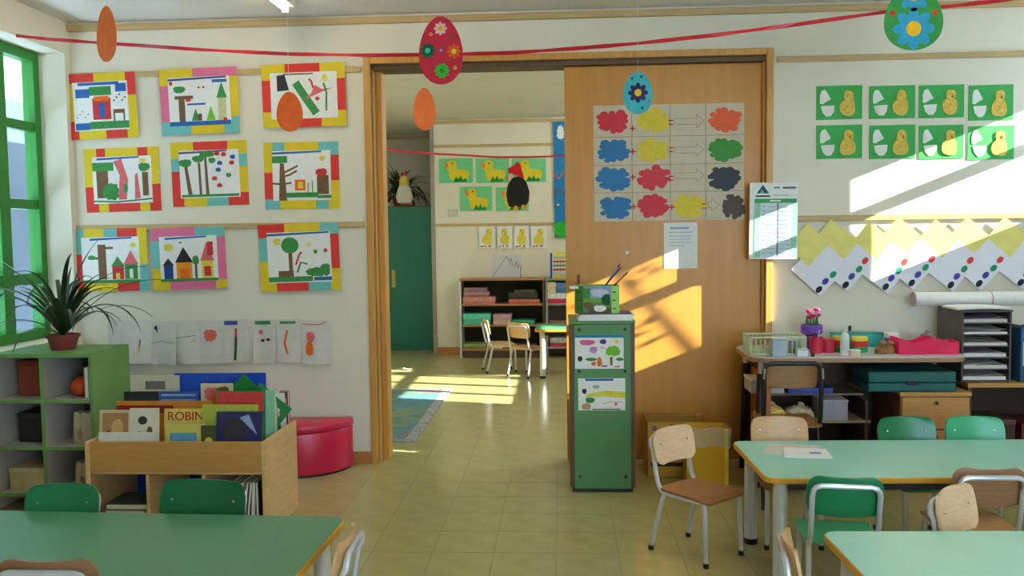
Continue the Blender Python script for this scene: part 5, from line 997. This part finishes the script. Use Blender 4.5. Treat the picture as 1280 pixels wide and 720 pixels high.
gamebox('red striped game box on the upper shelf right side', 0.26, S1, 0.36, 0.05, (190, 80, 60), (206, 110, 90)); gamebox('dark flat box on the red striped game box', 0.25, S1+0.05, 0.34, 0.08, (40, 40, 36), (52, 48, 42)); gamebox('thin dark box topmost on the upper shelf right', 0.27, S1+0.13, 0.24, 0.03, (70, 66, 50), (90, 84, 60))
gamebox('turquoise game box on the middle bookcase shelf', -0.30, S2, 0.32, 0.13, (70, 180, 150), (90, 200, 170)); gamebox('multicoloured game box beside the turquoise one', 0.0, S2, 0.21, 0.12, (200, 170, 150), (190, 150, 160)); gamebox('green and blue flat box on the middle bookcase shelf', 0.25, S2, 0.26, 0.05, (40, 150, 110), (50, 170, 120))
gamebox('olive magazine pile on the low bookcase shelf', -0.33, S3, 0.26, 0.06, (120, 130, 70), (150, 160, 90)); gamebox('white and green papers on the low bookcase shelf', -0.09, S3, 0.18, 0.07, (190, 200, 170), (220, 226, 214)); gamebox('flat grey brown papers on the low bookcase shelf', 0.22, S3, 0.34, 0.04, (130, 112, 96), (150, 130, 110))
# second shelf unit
s2 = thing('metal_shelf', 'pale grey shelf unit next to the far bookcase', 'shelf', (0.085, 10.25, 0)); GR = M('shelf_grey', (150, 150, 150), 0.5)
for x in (-0.27, 0.27): MB().box((x-0.012, 0, 0), (x+0.012, 0.32, 0.93), GR).build('upright', s2)
for z in (0.12, 0.36, 0.63, 0.92): MB().box((-0.258, 0, z-0.01), (0.258, 0.32, z+0.01), GR).build('shelf_board', s2)
MB().box((-0.258, 0.31, 0), (0.258, 0.32, 0.92), M('shelf2_back', (130, 126, 134), 0.6)).build('back_panel', s2)
gamebox('red and white box on the grey shelf unit', 0.74, 0.64, 0.4, 0.12, (206, 40, 80), (232, 230, 228)); gamebox('blue tin on the grey shelf unit', 0.74, 0.76, 0.2, 0.12, (60, 110, 160), (90, 130, 170)); gamebox('cream box on the grey shelf unit', 0.58, 0.76, 0.1, 0.13, (226, 214, 160), (220, 210, 170))
gamebox('low brown box on the grey shelf unit', 0.76, 0.37, 0.4, 0.07, (190, 190, 186), (150, 110, 84)); gamebox('pale folded papers on the grey shelf unit', 0.76, 0.13, 0.4, 0.1, (190, 60, 70), (200, 196, 190))
ab = thing('bead_frame', 'yellow and blue bead counting frame on the grey shelf', 'counting frame', (0.02, 10.33, 0.93)); YF = paint((228, 210, 40)); BF = paint((40, 84, 170))
for s in (-1, 1): MB().box((s*0.15-0.012, 0, 0), (s*0.15+0.012, 0.025, 0.30), BF).build('upright', ab)
for z in (0.0, 0.276): MB().box((-0.138, 0, z), (0.138, 0.025, z+0.03), YF).build('rail', ab)
for k in range(5):
    z = 0.055+k*0.047; rd = MB().tube([(-0.138, 0.012, z), (0.138, 0.012, z)], 0.003, STEEL, 6).build('rod', ab)
    for j in range(7): MB().lathe([(0.004, -0.014), (0.016, -0.006), (0.016, 0.006), (0.004, 0.014)], paint([(220, 220, 220), (200, 50, 60), (70, 150, 90), (206, 60, 70), (220, 210, 60)][k]), (-0.11+j*0.034, 0.012, z), 8).build('bead', rd, smooth=True)
# table and chairs
make_table('small green table before the far bookcase', 1.1, 0.6, 0.50, (0.27, 9.05, 0), 0.0, TMINTDIM)
fc = make_chair('far chair with brown backrest turned to the small green table', BEECH, BEECH, STEEL); fc.location = (-0.36, 9.02, 0); fc.rotation_euler = (0, 0, math.radians(-35))
f2 = dup_thing(fc, (-0.66, 9.32, 0), math.radians(-75), 'far pale chair seen side on before the bookcase')
# rug
rg = thing('play_rug', 'blue green patterned play rug with grey border in the next room', 'rug', (-1.75, 7.15, 0))
def rugm():
    m = bpy.data.materials.new('rug_weave'); m.use_nodes = True; nt = m.node_tree; n = nt.nodes; b = n['Principled BSDF']; b.inputs['Roughness'].default_value = 0.95
    tc = n.new('ShaderNodeTexCoord'); v = n.new('ShaderNodeTexVoronoi'); v.inputs['Scale'].default_value = 5; nz = n.new('ShaderNodeTexNoise'); nz.inputs['Scale'].default_value = 9
    nt.links.new(tc.outputs['Object'], v.inputs['Vector']); nt.links.new(tc.outputs['Object'], nz.inputs['Vector'])
    rp = n.new('ShaderNodeValToRGB'); rp.color_ramp.interpolation = 'CONSTANT'
    cols = [(0, (100, 132, 112)), (.3, (92, 138, 152)), (.5, (122, 144, 116)), (.64, (140, 118, 110)), (.75, (106, 140, 126)), (.88, (86, 128, 152))]
    while len(rp.color_ramp.elements) < len(cols): rp.color_ramp.elements.new(.5)
    for e, (p_, c) in zip(rp.color_ramp.elements, cols): e.position = p_; e.color = tuple(lin(q) for q in c)+(1,)
    mx = n.new('ShaderNodeMixRGB'); mx.blend_type = 'MULTIPLY'; mx.inputs[0].default_value = 0.35
    nt.links.new(v.outputs['Color'], rp.inputs['Fac']); nt.links.new(rp.outputs['Color'], mx.inputs[1]); nt.links.new(nz.outputs['Fac'], mx.inputs[2]); nt.links.new(mx.outputs[0], b.inputs['Base Color']); return m
MB().box((-0.75, -1.0, 0.001), (0.62, 1.02, 0.008), rugm()).build('field', rg)
BR = M('rug_border', (150, 150, 150), 0.95, 0.5, 40)
for a, b in (((-0.83, -1.06, 0.001), (0.70, -1.0, 0.0085)), ((-0.83, 1.02, 0.001), (0.70, 1.08, 0.0085)), ((-0.83, -1.0, 0.001), (-0.75, 1.02, 0.0085)), ((0.62, -1.0, 0.001), (0.70, 1.02, 0.0085))): MB().box(a, b, BR).build('border', rg)
key = [(470, 184), (500, 189), (540, 192), (580, 194), (620, 196.5), (660, 196.5), (700, 195), (740, 192)]
pts = [at(x, y_, 9.2) for x, y_ in key]; pts = [Vector((-3.129, 9.2, pts[0].z+0.12))]+pts+[Vector((3.39, 9.2, pts[-1].z+0.25))]
ribbon('red_ribbon', 'thin red ribbon strung across the next room', pts, 0.022, RIBBON)
p = atz(510, 462, 0); t = thing('paper_scrap', 'small white scrap lying on the far floor', 'paper', (p.x, p.y, 0)); MB().slab(lambda u, v: (0.05*u, 0.03*v, 0.004+0.012*(u*u)), [-1, -.5, 0, .5, 1], [-1, 0, 1], (0, 0, 0.001), WHITEP).build('sheet', t)

# young tree outside the high window: its branch shades the sunlit ochre door
gt = thing('garden_tree', 'slender young tree outside the high window', 'tree', (6.0, 4.50, -0.12)); BARK = M('bark', (92, 76, 60), 0.9, 0.2, 20)
MB().tube([(0, 0, 0), (0.02, 0.01, 1.2), (0, 0, 2.3), (0.03, 0.02, 3.5)], 0.034, BARK, 10, r1=0.015).build('trunk', gt, smooth=True)
MB().tube([(0, 0, 2.32), (0, -0.06, 2.50), (0, -0.115, 2.862), (0, -0.17, 3.22), (0, -0.24, 3.62)], 0.016, BARK, 8, r1=0.007).build('branch', gt, smooth=True)
rnd = random.Random(12); lf_ = None
for k in range(34):
    q = (rnd.uniform(-.1, .1), rnd.uniform(-.36, -.15), rnd.uniform(2.95, 3.6))
    if lf_ is None: lf_ = MB().prism([(0, 0), (0.014, 0.02), (0.012, 0.045), (0, 0.07), (-0.012, 0.045), (-0.014, 0.02)], -0.0006, 0.0006, M('tree_leaf', (70, 120, 50), 0.6)).build('leaf', gt); o = lf_
    else: o = lf_.copy(); COL.objects.link(o)
    o.location = q; o.rotation_euler = (rnd.uniform(-1, 1), rnd.uniform(-1.5, 1.5), rnd.uniform(0, 6))
